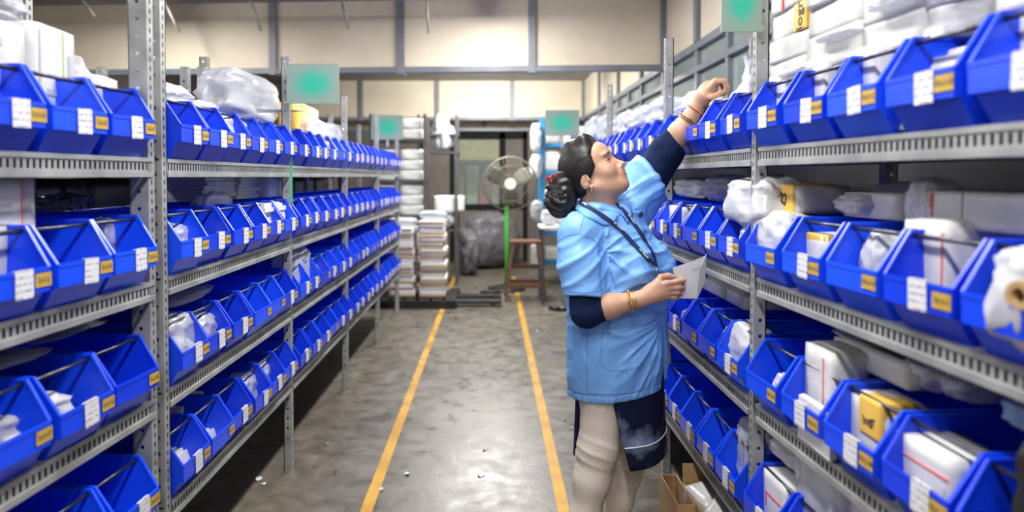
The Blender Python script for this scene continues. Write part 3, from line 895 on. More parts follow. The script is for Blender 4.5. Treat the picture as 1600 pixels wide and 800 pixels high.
# --- nearest left rack
prn = (('faint_ink', .12, .2, .55, .8), ('faint_ink', .4, .7, .45, .5), ('faint_ink', .42, .66, .38, .4), ('faint_ink', .84, .88, .5, .95), ('green_print', .3, .32, .05, .98))
put_box('tall white shrink-wrapped box of printed paper', 'L1', 3, (-40, 38), 30, .07, .2, prints=(('faint_ink', .5, .7, .8, .87), ('faint_ink', .6, .75, .5, .55)), puff=.04)
put_box('tall printed white carton', 'L1', 3, (42, 118), 42, .10, .17, m='paper_white', prints=prn, puff=.0, rot=.1)
put_bag('glossy clear bag on tall box', 'L1', 3, (-50, 58), -14, .05, .2, 1, m='poly_clear', zb=.305)
put_bag('rounded white sack behind the printed carton', 'L1', 3, (112, 152), 78, .3, .18, m='poly_white')
put_box('small white packet', 'L1', 3, (150, 184), 122, .12, .1, puff=.1)
put_box('tall bundle of printed white sheets', 'L1', 2, (-20, 54), 268, .06, .16, m='paper_white', prints=(('faint_ink', .55, .95, .75, .77), ('faint_ink', .55, .9, .7, .71), ('faint_ink', .55, .93, .62, .63), ('red_print', .3, .315, .45, .98), ('faint_ink', .5, .9, .55, .56), ('faint_ink', .1, .25, .5, .9)), puff=.02)
put_sheets('folded white slip', 'L1', 2, (148, 178), 399, .015, .03, nsh=2, upright=True, lean=.3)
put_bag('narrow clear plastic bag', 'L1', 2, (172, 193), 337, .08, .08, m='poly_clear')
put_bag('dark crumpled polythene bag', 'L1', 2, (112, 152), 291, .28, .14, 1, m='poly_grey', kind='knot')
put_bag('dark flat polythene bag', 'L1', 2, (60, 118), 312, .25, .14, 1, m='poly_grey')
put_bag('white crumpled plastic bag of labels', 'L1', 1, (26, 132), 622, .015, .2, m='poly_white')
b_ = MB(); b_.lathe([(.02, 0), (.06, 0), (.062, .004), (.062, .086), (.06, .09), (.02, .09), (.02, 0)], n=24, cap=False)
q = rp('L1', 1, 2.75, .11, .06)
tag(obj('label_roll', b_.mesh('label_roll', 'paper_white', smooth=False), None, q, (PI / 2, 0, .4)), 'white roll of labels in the third bin of the third shelf, nearest left rack', 'roll')
put_bag('flat white polythene bag', 'L1', 1, (66, 182), 527, .18, .2, 1, m='poly_clear')
put_bag('folded clear polythene bag', 'L1', 1, (-10, 98), 556, .1, .2, 1, m='poly_clear')
# --- second left rack
put_bag('white sack lying at the back', 'L2', 3, (266, 312), 131, .24, .18, 1)
put_bag('small white polythene bag', 'L2', 3, (312, 350), 157, .22, .14, 1)
put_bag('white glossy polythene bag hanging out', 'L2', 3, (346, 397), 178, .02, .12)
put_bag('large peaked translucent bag', 'L2', 3, (364, 447), 112, .16, .22, 1, m='poly_clear', kind='lump', seed=3)
put_bag('white polythene bag', 'L2', 3, (398, 424), 214, .05, .12)
put_bag('grey white bag of parts', 'L2', 2, (281, 321), 346, .015, .12, m='poly_clear')
put_bag('inner grey bundle of parts', 'L2', 2, (285, 318), 350, .03, .1, m='poly_white', seed=2)
put_bag('upright clear plastic bag', 'L2', 2, (330, 377), 298, .09, .12, m='poly_clear', kind='lump')
put_sheets('neat stack of white papers', 'L2', 2, (412, 446), 316, .01, .16, nsh=9)
put_sheets('grey white stack of paper reams', 'L2', 2, (318, 371), 277, .22, .2, 1, nsh=6)
put_sheets('tall stack of paper reams', 'L2', 2, (373, 416), 275, .2, .2, 1, nsh=6)
put_box('white carton with rounded corner', 'L2', 2, (418, 436), 275, .15, .2, 1, m='paper_white', puff=0)
put_box('small white carton beside the ream stack', 'L2', 2, (438, 452), 278, .13, .2, 1, m='paper_white', puff=0)
put_bag('big glossy clear drooping bag', 'L2', 1, (272, 348), 452, .06, .2, 1, m='poly_clear', seed=1)
put_bag('glossy clear bag on the rim', 'L2', 1, (272, 316), 490, .0, .14, m='poly_clear', seed=4)
put_bag('white polythene bag lying low', 'L2', 1, (272, 312), 526, -.005, .14, m='poly_white', seed=5)
put_bag('clear polythene bag', 'L2', 1, (318, 352), 489, .01, .14, m='poly_clear', seed=6)
put_sheets('upright stack of white cards', 'L2', 0, (276, 312), 614, .16, .16, nsh=6, upright=True, lean=-.12)
put_sheets('leaning white cards near the front', 'L2', 0, (282, 330), 694, .005, .1, nsh=6, upright=True, lean=.35)
put_sheets('leaning white cards', 'L2', 0, (334, 366), 661, .005, .1, nsh=5, upright=True, lean=.35)
put_bag('low clear polythene bag', 'L2', 0, (384, 414), 582, .01, .14, m='poly_clear')
put_bag('rounded clear polythene bag', 'L2', 0, (408, 434), 566, .02, .14, m='poly_clear')
# --- third left rack and beyond
put_bag('big clear bag of pieces', 'L3', 3, (490, 524), 180, .02, .22, m='poly_clear', seed=2)
put_bag('peaked clear bag leaning on the pile', 'L3', 3, (522, 548), 192, .02, .2, m='poly_clear', seed=3)
o, dm = put_box('yellow labelled white packet standing up', 'L3', 3, (462, 482), 163, .12, .1, m='yellow_wrap', puff=.03)
put_box('tall white packet behind the bins', 'L3', 3, (470, 498), 168, .26, .1)
put_box('small yellow wrapped packet', 'L3', 3, (506, 520), 222, .01, .08, m='yellow_wrap')
put_bag('crumpled clear bag', 'L3', 1, (461, 492), 384, .015, .16, m='poly_clear', seed=4)
put_bag('low white bag', 'L3', 1, (486, 506), 412, .015, .14, m='poly_white', seed=5)
rr = random.Random(11)
for key in ('L3', 'L4', 'L5'):
    for lev in range(4):
        for j in range(6):
            if rr.random() < .34 and not (key == 'L3' and lev in (3, 1) and j < 5):
                r = RK[key]; w = rr.uniform(.1, .17); h = rr.uniform(.09, .2) + (.12 if rr.random() < .25 and lev == 3 else 0)
                p = rp(key, lev, j + .5, .02 + rr.uniform(0, .05) + .08, .0075)
                o = obj('plastic_bag', get_bag(rr.randrange(7), 'lump', rr.choice(['poly_clear', 'poly_white', 'poly_clear'])), None, p, (0, 0, rr.uniform(-.3, .3)), (.16, w, h))
                tag(o, 'small polythene bag ' + where(key, lev, j, 0), 'bag', 'bags in the bins')

# --- nearest right rack, top shelf: stacked white bundles
def column(key, lev, pxr, d, dd, z0, hs, descs, prints=None):
    z = z0; out = []
    for i, h in enumerate(hs):
        rr = random.Random(i * 7 + int(pxr[0]))
        ref = 200
        mid, w, _, _, u = spot(key, lev, pxr, ref, d, 1)
        r = RK[key]; p = mid + r.D * (dd / 2 + rr.uniform(-.012, .012))
        NI[0] += 1
        o = obj('paper_bundle', soft_box('paper_bundle', dd, w, h * .985, 'wrapped_white', .07, NI[0]), None, (p.x, p.y, r.lev[lev] + z), (0, 0, r.rot + rr.uniform(-.06, .06)))
        tag(o, descs[i] + ', top shelf, nearest right rack', 'bundle', 'wrapped paper bundles')
        out.append((o, (dd, w, h))); z += h
    return out
lv = ['lowest', 'second lowest', 'middle', 'second highest', 'topmost', 'highest']
dsc = lambda a: [q + ' ' + a for q in lv]
c1 = column('R1', 3, (1204, 1262), .10, .2, .206, [.07, .075, .085, .08, .08], dsc('white bundle of the column by the post'))
for i, (o, (dd, w, h)) in enumerate(c1):
    if i in (2,):
        b_ = MB(); b_.box(-dd / 2 * 1.05, -dd / 2 + .03, -w * .52, -w * .18, 0, h); pt = obj('yellow_band', b_.mesh('yellow_band', 'yellow_wrap', bevel=.004), o)
        letters_on(pt, 'logr', .055, face_mx((0, 0, 1), (0, 1, 0), (-dd / 2 * 1.06, -w * .36, h * .5)))
    if i >= 3:
        b_ = MB(); b_.box(-dd / 2 * 1.05, -dd / 2 + .004, w * .12, w * .16, 0, h); obj('red_line', b_.mesh('red_line', 'red_print'), o)
column('R1', 3, (1264, 1345), .08, .22, .206, [.10, .08, .08, .09, .07], dsc('white paper bundle of the second column'))
column('R1', 3, (1346, 1440), .09, .22, .206, [.08, .075, .09, .085], dsc('glossy white bundle of the third column'))
column('R1', 3, (1444, 1545), .09, .22, .206, [.07, .08, .085, .08], dsc('glossy white bundle of the fourth column'))
column('R1', 3, (1550, 1690), .06, .24, .206, [.08, .08, .08], dsc('bundle of the column nearest the camera'))
put_box('plump white packet', 'R1', 3, (1196, 1226), 118, .05, .1, puff=.2)
put_box('plump white second packet', 'R1', 3, (1252, 1288), 96, .05, .1, puff=.2)
put_box('plump white packet', 'R1', 3, (1322, 1368), 78, .05, .12, puff=.2)
put_sheets('folded white papers', 'R1', 3, (1396, 1470), 66, .01, .06, nsh=3, upright=True, lean=.35)
put_box('white packet with red print', 'R1', 3, (1405, 1475), 50, .09, .1, m='paper_white', prints=(('red_print', .3, .33, .1, .95),))
put_box('large white packet with red print', 'R1', 3, (1540, 1660), 20, .06, .12, m='paper_white', prints=(('red_print', .6, .63, .1, .95),))
for i, (a_, c_, t_, z_) in enumerate([(1210, 1262, 112, .206), (1264, 1320, 60, .27), (1342, 1420, 22, .30), (1436, 1530, 8, .27)]):
    put_bag(['small', 'crumpled', 'glossy', 'wide'][i] + ' clear film', 'R1', 3, (a_, c_), t_, .03, .1, 1, m='poly_clear', seed=i + 1, zb=z_)
# second shelf
put_bag('white crumpled cloth-like bag', 'R1', 2, (1166, 1226), 328, -.02, .14, m='poly_white', seed=6)
o, (dd, w, h) = put_box('white roll pack with yellow band', 'R1', 2, (1188, 1246), 290, .07, .16, 1, puff=.25, prints=())
b_ = MB(); b_.box(-dd / 2 * 1.12, dd * .3, -w * .46, w * .02, -.001, h * 1.06); pt = obj('yellow_band', b_.mesh('yellow_band', 'yellow_wrap', bevel=.006), o)
letters_on(pt, 'B', .075, face_mx((0, -.3, 1), (0, 1, .3), (-dd / 2 * 1.13, -w * .22, h * .52)))
o, (dd, w, h) = put_box('white packet with yellow top', 'R1', 2, (1252, 1292), 366, .03, .1, puff=.08)
b_ = MB(); b_.box(-dd * .5, dd * .5, -w * .5, w * .5, h * .86, h * 1.02); obj('yellow_top', b_.mesh('yellow_top', 'yellow_wrap', bevel=.005), o)
put_bag('white polythene packet sagging', 'R1', 2, (1288, 1345), 300, .10, .18, 1, m='poly_white', seed=2)
put_box('white carton in a plastic sleeve', 'R1', 2, (1318, 1405), 302, .14, .16, 1, puff=.1)
put_sheets('loose grey white sheets', 'R1', 2, (1350, 1412), 282, .3, .1, 1, nsh=3, lean=.4, upright=True)
put_bag('slim white polythene bag', 'R1', 2, (1336, 1372), 358, .03, .1, m='poly_white', seed=1)
put_box('white wrapped bundle standing', 'R1', 2, (1413, 1478), 345, .05, .14, puff=.08, prints=(('red_print', .05, .07, .4, .9),))
put_box('long white wrapped carton', 'R1', 2, (1413, 1700), 302, .11, .2, 1, puff=.05, prints=(('red_print', .79, .8, .3, .98), ('faint_ink', .6, .602, .05, .98)))
put_bag('clear film tuft on the long carton', 'R1', 2, (1408, 1452), 276, .1, .1, 1, m='poly_clear', seed=3)
put_bag('large white polythene bag spilling out', 'R1', 2, (1522, 1660), 372, -.05, .2, m='poly_white', seed=4)
b_ = MB(); b_.lathe([(.012, 0), (.022, 0), (.023, .003), (.023, .045), (.022, .048), (.012, .048), (.012, 0)], n=24, cap=False)
q = plane_pt('R1', 1590, 462, -.075)
tag(obj('tape_roll', b_.mesh('tape_roll', ['kraft'], smooth=False), None, q, (PI / 2, 0, PI / 2 + .2)), 'brown tape roll by the white bag at the right edge, second shelf', 'roll')
# third shelf
put_bag('tiny white polythene bag', 'R1', 1, (1203, 1219), 583, .005, .06, m='poly_white')
put_box('white wrapped packet with red print', 'R1', 1, (1258, 1302), 542, .03, .1, puff=.08, prints=(('red_print', .3, .33, .4, .9),))
put_sheets('white slips at the lip', 'R1', 1, (1246, 1296), 622, -.02, .02, nsh=2, upright=True)
put_box('white carton under a rolled bag', 'R1', 1, (1302, 1420), 548, .12, .2, 1, puff=.04)
put_bag('rolled white polythene', 'R1', 1, (1288, 1362), 522, .14, .16, 1, m='poly_white', seed=5, zb=.255)
put_box('small white carton atop rolled bag', 'R1', 1, (1302, 1350), 504, .16, .12, 1, zb=.31, m='paper_white', puff=0, h=.04)
o, (dd, w, h) = put_box('white pack with a yellow lettered band', 'R1', 1, (1324, 1380), 624, .03, .12, puff=.16)
b_ = MB(); b_.box(-dd / 2 * 1.1, dd * .2, -w * .5, w * .12, h * .52, h * 1.07); pt = obj('yellow_band', b_.mesh('yellow_band', 'yellow_wrap', bevel=.008), o)
letters_on(pt, 'logr', .03, face_mx((0, -1, .25), (0, .25, 1), (-dd / 2 * 1.12, -w * .2, h * .76)))
put_bag('white knotted bag of parts', 'R1', 1, (1388, 1450), 556, .12, .2, 1, m='poly_white', seed=2)
put_bag('clear polythene bag', 'R1', 1, (1445, 1505), 560, .14, .2, 1, m='poly_clear', seed=6)
put_box('stack of printed white envelopes', 'R1', 1, (1400, 1488), 694, .01, .12, m='paper_white', puff=.02, prints=(('red_print', .05, .95, .72, .74), ('faint_ink', .1, .12, .1, .6)))
put_bag('blue tinted polythene bag', 'R1', 1, (1548, 1640), 606, .12, .2, 1, m='poly_blue', seed=1)
put_bag('black cloth bag', 'R1', 1, (1566, 1690), 668, -.03, .12, m='black_plastic', seed=5)
# bottom shelf
put_box('small printed white packet', 'R1', 0, (1190, 1228), 744, .02, .08, m='paper_white', puff=.03, prints=(('red_print', .2, .8, .6, .64), ('red_print', .76, .8, .4, .64)))
put_bag('white polythene bag with a flared mouth', 'R1', 0, (1184, 1238), 676, .04, .16, 1, m='poly_white', kind='knot', seed=1)
put_box('upright wrapped white bundle with red line', 'R1', 0, (1242, 1300), 700, .06, .16, 1, puff=.08, prints=(('red_print', .5, .53, .3, .98), ('green_print', .6, .62, .0, .3)))
put_box('wrapped white bundle nearer the camera', 'R1', 0, (1302, 1400), 728, .07, .16, 1, puff=.1)
put_bag('clear film over the white bundles', 'R1', 0, (1236, 1312), 694, .03, .1, m='poly_clear', seed=4)
# --- second right rack
put_bag('white knotted bag in the reaching hand', 'R2', 3, (1130, 1163), 84, .09, .12, m='poly_white', kind='knot', seed=2)
put_bag('tall white polythene bag by the post', 'R2', 3, (1150, 1176), 92, .18, .15, m='poly_white', seed=3)
put_box('white packet', 'R2', 3, (1097, 1117), 160, .04, .08, puff=.15)
put_bag('white round bag', 'R2', 3, (1058, 1088), 138, .22, .18, 1, m='poly_white', seed=5)
put_bag('clear crumpled bag', 'R2', 3, (1028, 1062), 168, .1, .16, 1, m='poly_clear', seed=1)
put_bag('large white sack leaning over the rim', 'R2', 2, (1122, 1186), 272, -.02, .2, 1, m='poly_white', seed=4, zb=.13)
put_bag('crumpled clear bag', 'R2', 2, (1086, 1128), 272, .08, .18, 1, m='poly_clear', seed=2)
put_bag('crumpled white bag', 'R2', 2, (1046, 1090), 276, .1, .18, 1, m='poly_white', seed=5)
put_box('white square packet', 'R2', 2, (1044, 1068), 322, .015, .08, m='paper_white', puff=.03)
put_bag('white polythene bag', 'R2', 2, (1024, 1043), 318, .015, .12, m='poly_white', seed=6)
put_bag('small white bag at the lip', 'R2', 2, (1148, 1172), 352, .0, .1, m='poly_white', seed=3)
put_bag('bulging white bag of cut pieces', 'R2', 1, (1120, 1167), 502, .0, .14, m='poly_white', seed=1)
o, (dd, w, h) = put_box('white packet with yellow lettered end', 'R2', 1, (1104, 1166), 424, .14, .16, 1, puff=.1, h=.06, zb=.26)
b_ = MB(); b_.box(-dd / 2 * 1.08, dd * .3, w * .15, w * .5, h * .2, h * 1.05); obj('yellow_band', b_.mesh('yellow_band', 'yellow_wrap', bevel=.004), o)
put_box('flat white packet with green line', 'R2', 1, (1098, 1164), 450, .12, .18, 1, puff=.1, h=.05, prints=(('green_print', .4, .48, .1, .9),))
put_bag('small white bag', 'R2', 1, (1050, 1066), 476, .01, .1, m='poly_white', seed=2)
put_bag('clear polythene bag', 'R2', 0, (1142, 1168), 652, .02, .14, m='poly_clear', seed=3)
# --- third and fourth right racks, top shelf
for i, (a, c, t, m_) in enumerate([(1000, 1034, 152, 'poly_clear'), (974, 1004, 166, 'poly_clear'), (1010, 1034, 184, 'poly_white'), (958, 978, 172, 'poly_white')]):
    put_bag(['tall', 'peaked', 'low', 'narrow'][i] + ' polythene bag', 'R3', 3, (a, c), t, .12, .2, 1, m=m_, seed=i)
for i, (a, c, t) in enumerate([(926, 946, 178), (908, 926, 182), (944, 956, 196)]):
    put_bag(['tall', 'rounded', 'low'][i] + ' polythene bag', 'R4', 3, (a, c), t, .12, .2, 1, m='poly_clear', seed=i + 3)
# --- cartons on the floor under the second right rack
def carton(x0, x1, y0, y1, h, lab, flaps):
    e = empty('cardboard_box', ((x0 + x1) / 2, (y0 + y1) / 2, 0)); t = .005
    sx, sy = (x1 - x0) / 2, (y1 - y0) / 2
    def pt(nm, *a):
        b_ = MB(); b_.box(*a); return obj(nm, b_.mesh(nm, 'cardboard', bevel=.0012), e)
    pt('box_bottom', -sx, sx, -sy, sy, .001, .007)
    pt('box_wall', -sx, -sx + t, -sy, sy, .007, h); pt('box_wall', sx - t, sx, -sy, sy, .007, h)
    pt('box_wall', -sx + t, sx - t, -sy, -sy + t, .007, h); pt('box_wall', -sx + t, sx - t, sy - t, sy, .007, h)
    for (ax, L, an) in flaps:
        b_ = MB()
        if ax == '+y': b_.box(-sx, sx, 0, t, 0, L); f_ = obj('flap', b_.mesh('flap', 'cardboard', bevel=.0012), e, (0, sy - t, h), (an, 0, 0))
        if ax == '-y': b_.box(-sx, sx, -t, 0, 0, L); f_ = obj('flap', b_.mesh('flap', 'cardboard', bevel=.0012), e, (0, -sy + t, h), (-an, 0, 0))
        if ax == '-x': b_.box(-t, 0, -sy, sy, 0, L); f_ = obj('flap', b_.mesh('flap', 'cardboard', bevel=.0012), e, (-sx + t, 0, h), (0, an, 0))
    tag(e, lab, 'box', 'cardboard boxes on the floor')
    return e
carton(.715, .785, 2.60, 2.87, .235, 'small open cardboard box on the floor beside the woman', [])
carton(.79, 1.16, 2.26, 2.80, .235, 'larger open cardboard box full of white packets under the right rack', [('+y', .075, -.12), ('-y', .1, 2.6)])
b_ = MB(); b_.box(.722, .778, 2.61, 2.86, .09, .1)
tag(obj('paper_sheet', b_.mesh('paper_sheet', 'paper_white')), 'white papers lying inside the small open cardboard box', 'paper')
for i, (x, y, z, rz, lab) in enumerate([(.89, 2.69, .185, .3, 'white wrapped packet at the back of the larger cardboard box'), (1.05, 2.66, .19, -.2, 'white wrapped packet on the right of the larger cardboard box'),
                                   (.89, 2.53, .195, .9, 'white wrapped packet on the left of the larger cardboard box'), (.93, 2.38, .195, 1.3, 'white wrapped packet at the front of the larger cardboard box'), (.98, 2.58, .25, .5, 'topmost white packet in the larger cardboard box')]):
    o = obj('wrapped_packet', soft_box('wrapped_packet', .19, .14, .075, 'wrapped_white', .22, 40 + i), None, (x, y, z), (.12, -.12, rz)); tag(o, lab, 'packet')
for i, (x, y) in enumerate([(.90, 2.6), (1.06, 2.6), (.95, 2.4)]):
    o = obj('wrapped_packet', soft_box('wrapped_packet', .2, .15, .17, 'wrapped_white', .1, 60 + i), None, (x, y, .012), (0, 0, 0)); tag(o, ['left', 'right', 'front'][i] + ' white packet at the bottom of the larger cardboard box', 'packet')
# ------------------------------------------------------------------ the woman reaching into the bins
def vec(v): return np.array([v[0], v[1], v[2]], float)
# materials
m = mat('skin', (0.5, 0.29, 0.19), 0.48)
n, b = nt(m)
at = add(n, 'ShaderNodeVertexColor', layer_name='tint'); n.links.new(at.outputs['Color'], b.inputs['Base Color'])
b.inputs['Subsurface Weight'].default_value = 0.12; b.inputs['Subsurface Radius'].default_value = (.01, .004, .002)
nz = add(n, 'ShaderNodeTexNoise'); nz.inputs['Scale'].default_value = 220; tc = add(n, 'ShaderNodeTexCoord'); n.links.new(tc.outputs['Object'], nz.inputs['Vector'])
bp = add(n, 'ShaderNodeBump'); bp.inputs['Strength'].default_value = .06; bp.inputs['Distance'].default_value = .001; n.links.new(nz.outputs['Fac'], bp.inputs['Height']); n.links.new(bp.outputs['Normal'], b.inputs['Normal'])
noise_mix(mat('coat_blue', (0.17, 0.40, 0.83), 0.5), (0.160, 0.385, 0.80), (0.185, 0.425, 0.86), 6, bump=.22, bscale=14, dist=.012)
mat('seam_blue', (0.10, 0.27, 0.62), 0.6)
noise_mix(mat('navy_cloth', (0.012, 0.02, 0.06), 0.9, spec=.15), (0.004, 0.009, 0.034), (0.010, 0.022, 0.075), 9, bump=.25, bscale=40, dist=.004)
m = noise_mix(mat('tie_dye', (0.01, 0.02, 0.05), 0.85, spec=.2), (0.004, 0.008, 0.032), (0.34, 0.44, 0.66), 6.5, detail=9, lo=.53, hi=.78, bump=.2, bscale=30, dist=.004)
noise_mix(mat('legging', (0.55, 0.48, 0.41), 0.38), (0.62, 0.555, 0.49), (0.70, 0.63, 0.56), 5, bump=.12, bscale=30, dist=.004)
mat('hair_black', (0.012, 0.010, 0.010), 0.36)
n, b = nt(MATS['hair_black'])
b.inputs['Specular IOR Level'].default_value = .38
b.inputs['Roughness'].default_value = .40
tc = add(n, 'ShaderNodeTexCoord'); mp = add(n, 'ShaderNodeMapping'); mp.inputs['Rotation'].default_value = (0, math.radians(-35), 0); mp.inputs['Scale'].default_value = (22, 130, 130)
n.links.new(tc.outputs['Object'], mp.inputs['Vector'])
nz = add(n, 'ShaderNodeTexNoise'); nz.inputs['Scale'].default_value = 1.0; nz.inputs['Detail'].default_value = 4; n.links.new(mp.outputs['Vector'], nz.inputs['Vector'])
bp = add(n, 'ShaderNodeBump'); bp.inputs['Strength'].default_value = .35; bp.inputs['Distance'].default_value = .003; n.links.new(nz.outputs['Fac'], bp.inputs['Height']); n.links.new(bp.outputs['Normal'], b.inputs['Normal'])
mat('gold', (0.75, 0.45, 0.15), 0.28, 0.9)
mat('coral_band', (0.75, 0.22, 0.16), 0.4)
mat('eye_white', (0.7, 0.68, 0.66), 0.2); mat('eye_dark', (0.012, 0.008, 0.006), 0.12)
mat('lanyard_navy', (0.008, 0.016, 0.07), 0.5); mat('white_ink', (0.8, 0.8, 0.82), 0.5)
mat('metal_clip', (0.6, 0.6, 0.62), 0.25, 0.9); mat('red_tie', (0.6, 0.03, 0.03), 0.5); mat('shoe_dark', (0.03, 0.02, 0.02), 0.5)

person = empty('person', (.48, 2.70, 0))
tag(person, 'woman in a light blue coat and pale leggings reaching up to a bin', 'person')
def pobj(name, V, Q, m, parent=None, smooth=True):
    o = obj(name, np_mesh(name, np.asarray(V) - np.array([.48, 2.70, 0]), Q, m, smooth), person)
    return o
def pmb(name, mb, m, smooth=False, parent=None, **kw):
    mb.v = [(q[0] - .48, q[1] - 2.70, q[2]) for q in mb.v]
    return obj(name, mb.mesh(name, m, smooth=smooth, **kw), parent or person)

# head frame: forward, left (away from the camera), up
hp, hy = math.radians(31), math.radians(20)
HF = Vector((math.cos(hp) * math.cos(hy), -math.cos(hp) * math.sin(hy), math.sin(hp)))
HL = Vector((0, 0, 1)).cross(HF).normalized(); HU = HF.cross(HL).normalized()
HC = P(925.5, 266, 2.70)
HS = 1.03
def H(f, l, u): return vec(HC + (HF * f + HL * l + HU * u) * HS)
HR = np.array([HF, HL, HU])
# joints
SR = vec(P(906, 364, 2.565)); ER = vec(P(916, 487, 2.49)); WR_ = vec(P(1001, 467, 2.46))
SL = vec(P(990, 322, 2.86)); EL = vec(P(1040, 240, 2.85)); WL = vec(P(1090, 166, 2.795))
NB = vec(P(938, 345, 2.735)); 
FWD = np.array([.74, -.672])          # the way the chest faces

# ---- body (skin), one surface
B = SDF((.10, 2.28, 0.0), (1.10, 3.10, 1.98), .0036)
HG = SDF(H(0, 0, 0) - np.array([.17, .16, .22]), H(0, 0, 0) + np.array([.18, .16, .17]), .0021)
HG.ell(H(-.012, 0, .032), (.094 * HS, .076 * HS, .086 * HS), HR, .01)                  # cranium
HG.ell(H(.030, 0, -.030), (.066, .061, .088), HR, .03)                                 # face
HG.ell(H(.052, 0, .042), (.043, .055, .046), HR, .02)                                  # forehead
for s in (-1, 1):
    HG.ell(H(.050, s * .037, -.040), (.033, .029, .034), HR, .025)                     # cheek
    HG.cap(H(-.010, s * .052, -.068), H(.062, s * .018, -.102), .023, .019, .03)       # jaw
    HG.ell(H(.076, s * .030, .022), (.014, .026, .009), HR, .014)                      # brow ridge
HG.cap(H(.073, -.008, -.105), H(.073, .008, -.105), .0205, .0205, .022)                # chin
HG.ell(H(.02, 0, -.098), (.055, .046, .030), HR, .04)                                  # under the chin
HG.cap(H(.083, 0, .008), H(.107, 0, -.035), .0070, .0090, .010)                        # nose bridge
HG.ell(H(.110, 0, -.038), (.0115, .0108, .0090), HR, .007)
for s in (-1, 1): HG.ell(H(.098, s * .0125, -.043), (.0105, .0075, .0075), HR, .005)
HG.ell(H(.085, 0, -.066), (.020, .029, .026), HR, .02)                                 # muzzle
for s in (-1, 1):
    HG.ell(H(.100, s * .035, -.002), (.024, .020, .0125), HR, .016, sub=True)          # eye sockets
    HG.ell(H(.0705, s * .0335, -.0035), (.0128, .0155, .0125), HR, .006)               # lids
    HG.ell(H(.087, s * .0365, -.0045), (.0120, .0120, .0036), HR, .002, sub=True)      # opening between the lids
    HG.cap(H(.078, s * .022, .0045), H(.070, s * .047, .0035), .0026, .0022, .003)     # upper lid fold
    HG.ell(H(.1035, s * .0065, -.0495), (.004, .0032, .0028), HR, .002, sub=True)
    HG.cap(H(.088, s * .021, -.046), H(.078, s * .031, -.062), .0022, .0018, .006, sub=True)   # smile fold
    HG.cap(H(.092, s * .0215, -.0660), H(.1020, 0, -.0605), .0040, .0054, .005)
    HG.cap(H(.091, s * .0195, -.0735), H(.0990, 0, -.0755), .0042, .0064, .005)
    HG.cap(H(.090, s * .0275, -.0675), H(.112, 0, -.0685), .0013, .0015, .002, sub=True)
ER1 = np.array([HF * .93 + HU * -.36, HL, HU * .93 + HF * .36])
for s in (-1, 1):                                                                      # ears
    HG.ell(H(-.032, s * .078, -.030), (.0185, .0080, .031), ER1, .005)
    HG.ell(H(-.027, s * .086, -.026), (.0115, .0065, .0205), ER1, .003, sub=True)
    HG.ell(H(-.033, s * .0815, -.024), (.0050, .0045, .0150), ER1, .004)
    HG.ell(H(-.0145, s * .081, -.034), (.005, .006, .009), HR, .004)
    HG.ell(H(-.020, s * .078, -.061), (.009, .006, .010), HR, .005)
HG.cap(H(-.035, 0, -.055), NB, .055, .064, .03)                                        # neck
HG.cap(H(.0, 0, -.08), NB + np.array([.03, -.03, -.01]), .044, .05, .03)
HG.half(NB - np.array([0, 0, .035]), np.array([0, 0, -1.0]), H(0, 0, 0) - .3, H(0, 0, 0) + .3, .003)
B.cap(NB + [-.004, .004, .03], NB - [0, 0, .06], .056, .062, .03)
B.cap(NB - [0, 0, .03], NB - [0, 0, .30], .11, .11, .05)                              # trunk under the clothes
B.cap(NB - [0, 0, .30], np.array([.50, 2.72, .86]), .12, .12, .05)
B.cap(SR, SL, .05, .05, .04)
# arms
B.chain([SR, ER, ER * .55 + WR_ * .45, WR_], [.055, .046, .0435, .0275], .02)
B.chain([SL, EL, EL * .55 + WL * .45, WL], [.058, .05, .046, .029], .02)
# legs and feet
HPR = np.array([.46, 2.655, .84]); HPL = np.array([.55, 2.79, .84])
KR = vec(P(934, 700, 2.60)); AR = np.array([.338, 2.60, .085]); KL = vec(P(983, 705, 2.80)); AL = np.array([.515, 2.80, .085])
B.chain([HPR, KR, AR], [.075, .05, .036], .03); B.chain([HPL, KL, AL], [.075, .05, .036], .03)
for A_ in (AR, AL):
    B.cap(A_ - [.02, 0, .045], A_ + [.14, -.03, -.055], .034, .026, .03)

# ---- near hand: closed round a paper packet, thumb on top
def fingers(S, chains, r0):
    for pts, r in zip(chains, r0):
        pts = [np.array(q, float) for q in pts]
        S.chain(pts, [r, r * .96, r * .9, r * .80][:len(pts)], .0035)
hY = 2.455
def Q_(px, py, dy): return vec(P(px, py, hY + dy))
B.chain([WR_, Q_(1018, 461, .008), Q_(1034, 455, .012)], [.0275, .028, .026], .018)
B.ell(Q_(1027, 456, .012), (.045, .020, .036), None, .018)                               # palm
B.cap(Q_(1012, 456, .004), Q_(1028, 443, .006), .019, .016, .014)                        # thumb mound
kn = [(1041, 443, -.004), (1044, 450, -.001), (1044, 457, .004), (1041, 463.5, .010)]
pp = [(1058, 440, -.006), (1061, 449, -.004), (1059, 457, .002), (1054, 464.5, .009)]
dp = [(1068, 438, .008), (1067, 450, .014), (1063, 459, .018), (1057, 466.5, .022)]
tp = [(1066, 441, .024), (1060, 453, .032), (1056, 462, .034), (1051, 467, .035)]
fingers(B, [[Q_(*kn[i]), Q_(*pp[i]), Q_(*dp[i]), Q_(*tp[i])] for i in range(4)], [.0104, .0106, .0102, .0092])
for i in range(4): B.cap(Q_(1022, 452 + i * 3.2, .006), Q_(*kn[i]), .012, .0106, .010)
fingers(B, [[Q_(1020, 447, .006), Q_(1033, 433, .014), Q_(1045, 431, .020), Q_(1054, 434, .024)]], [.0125])
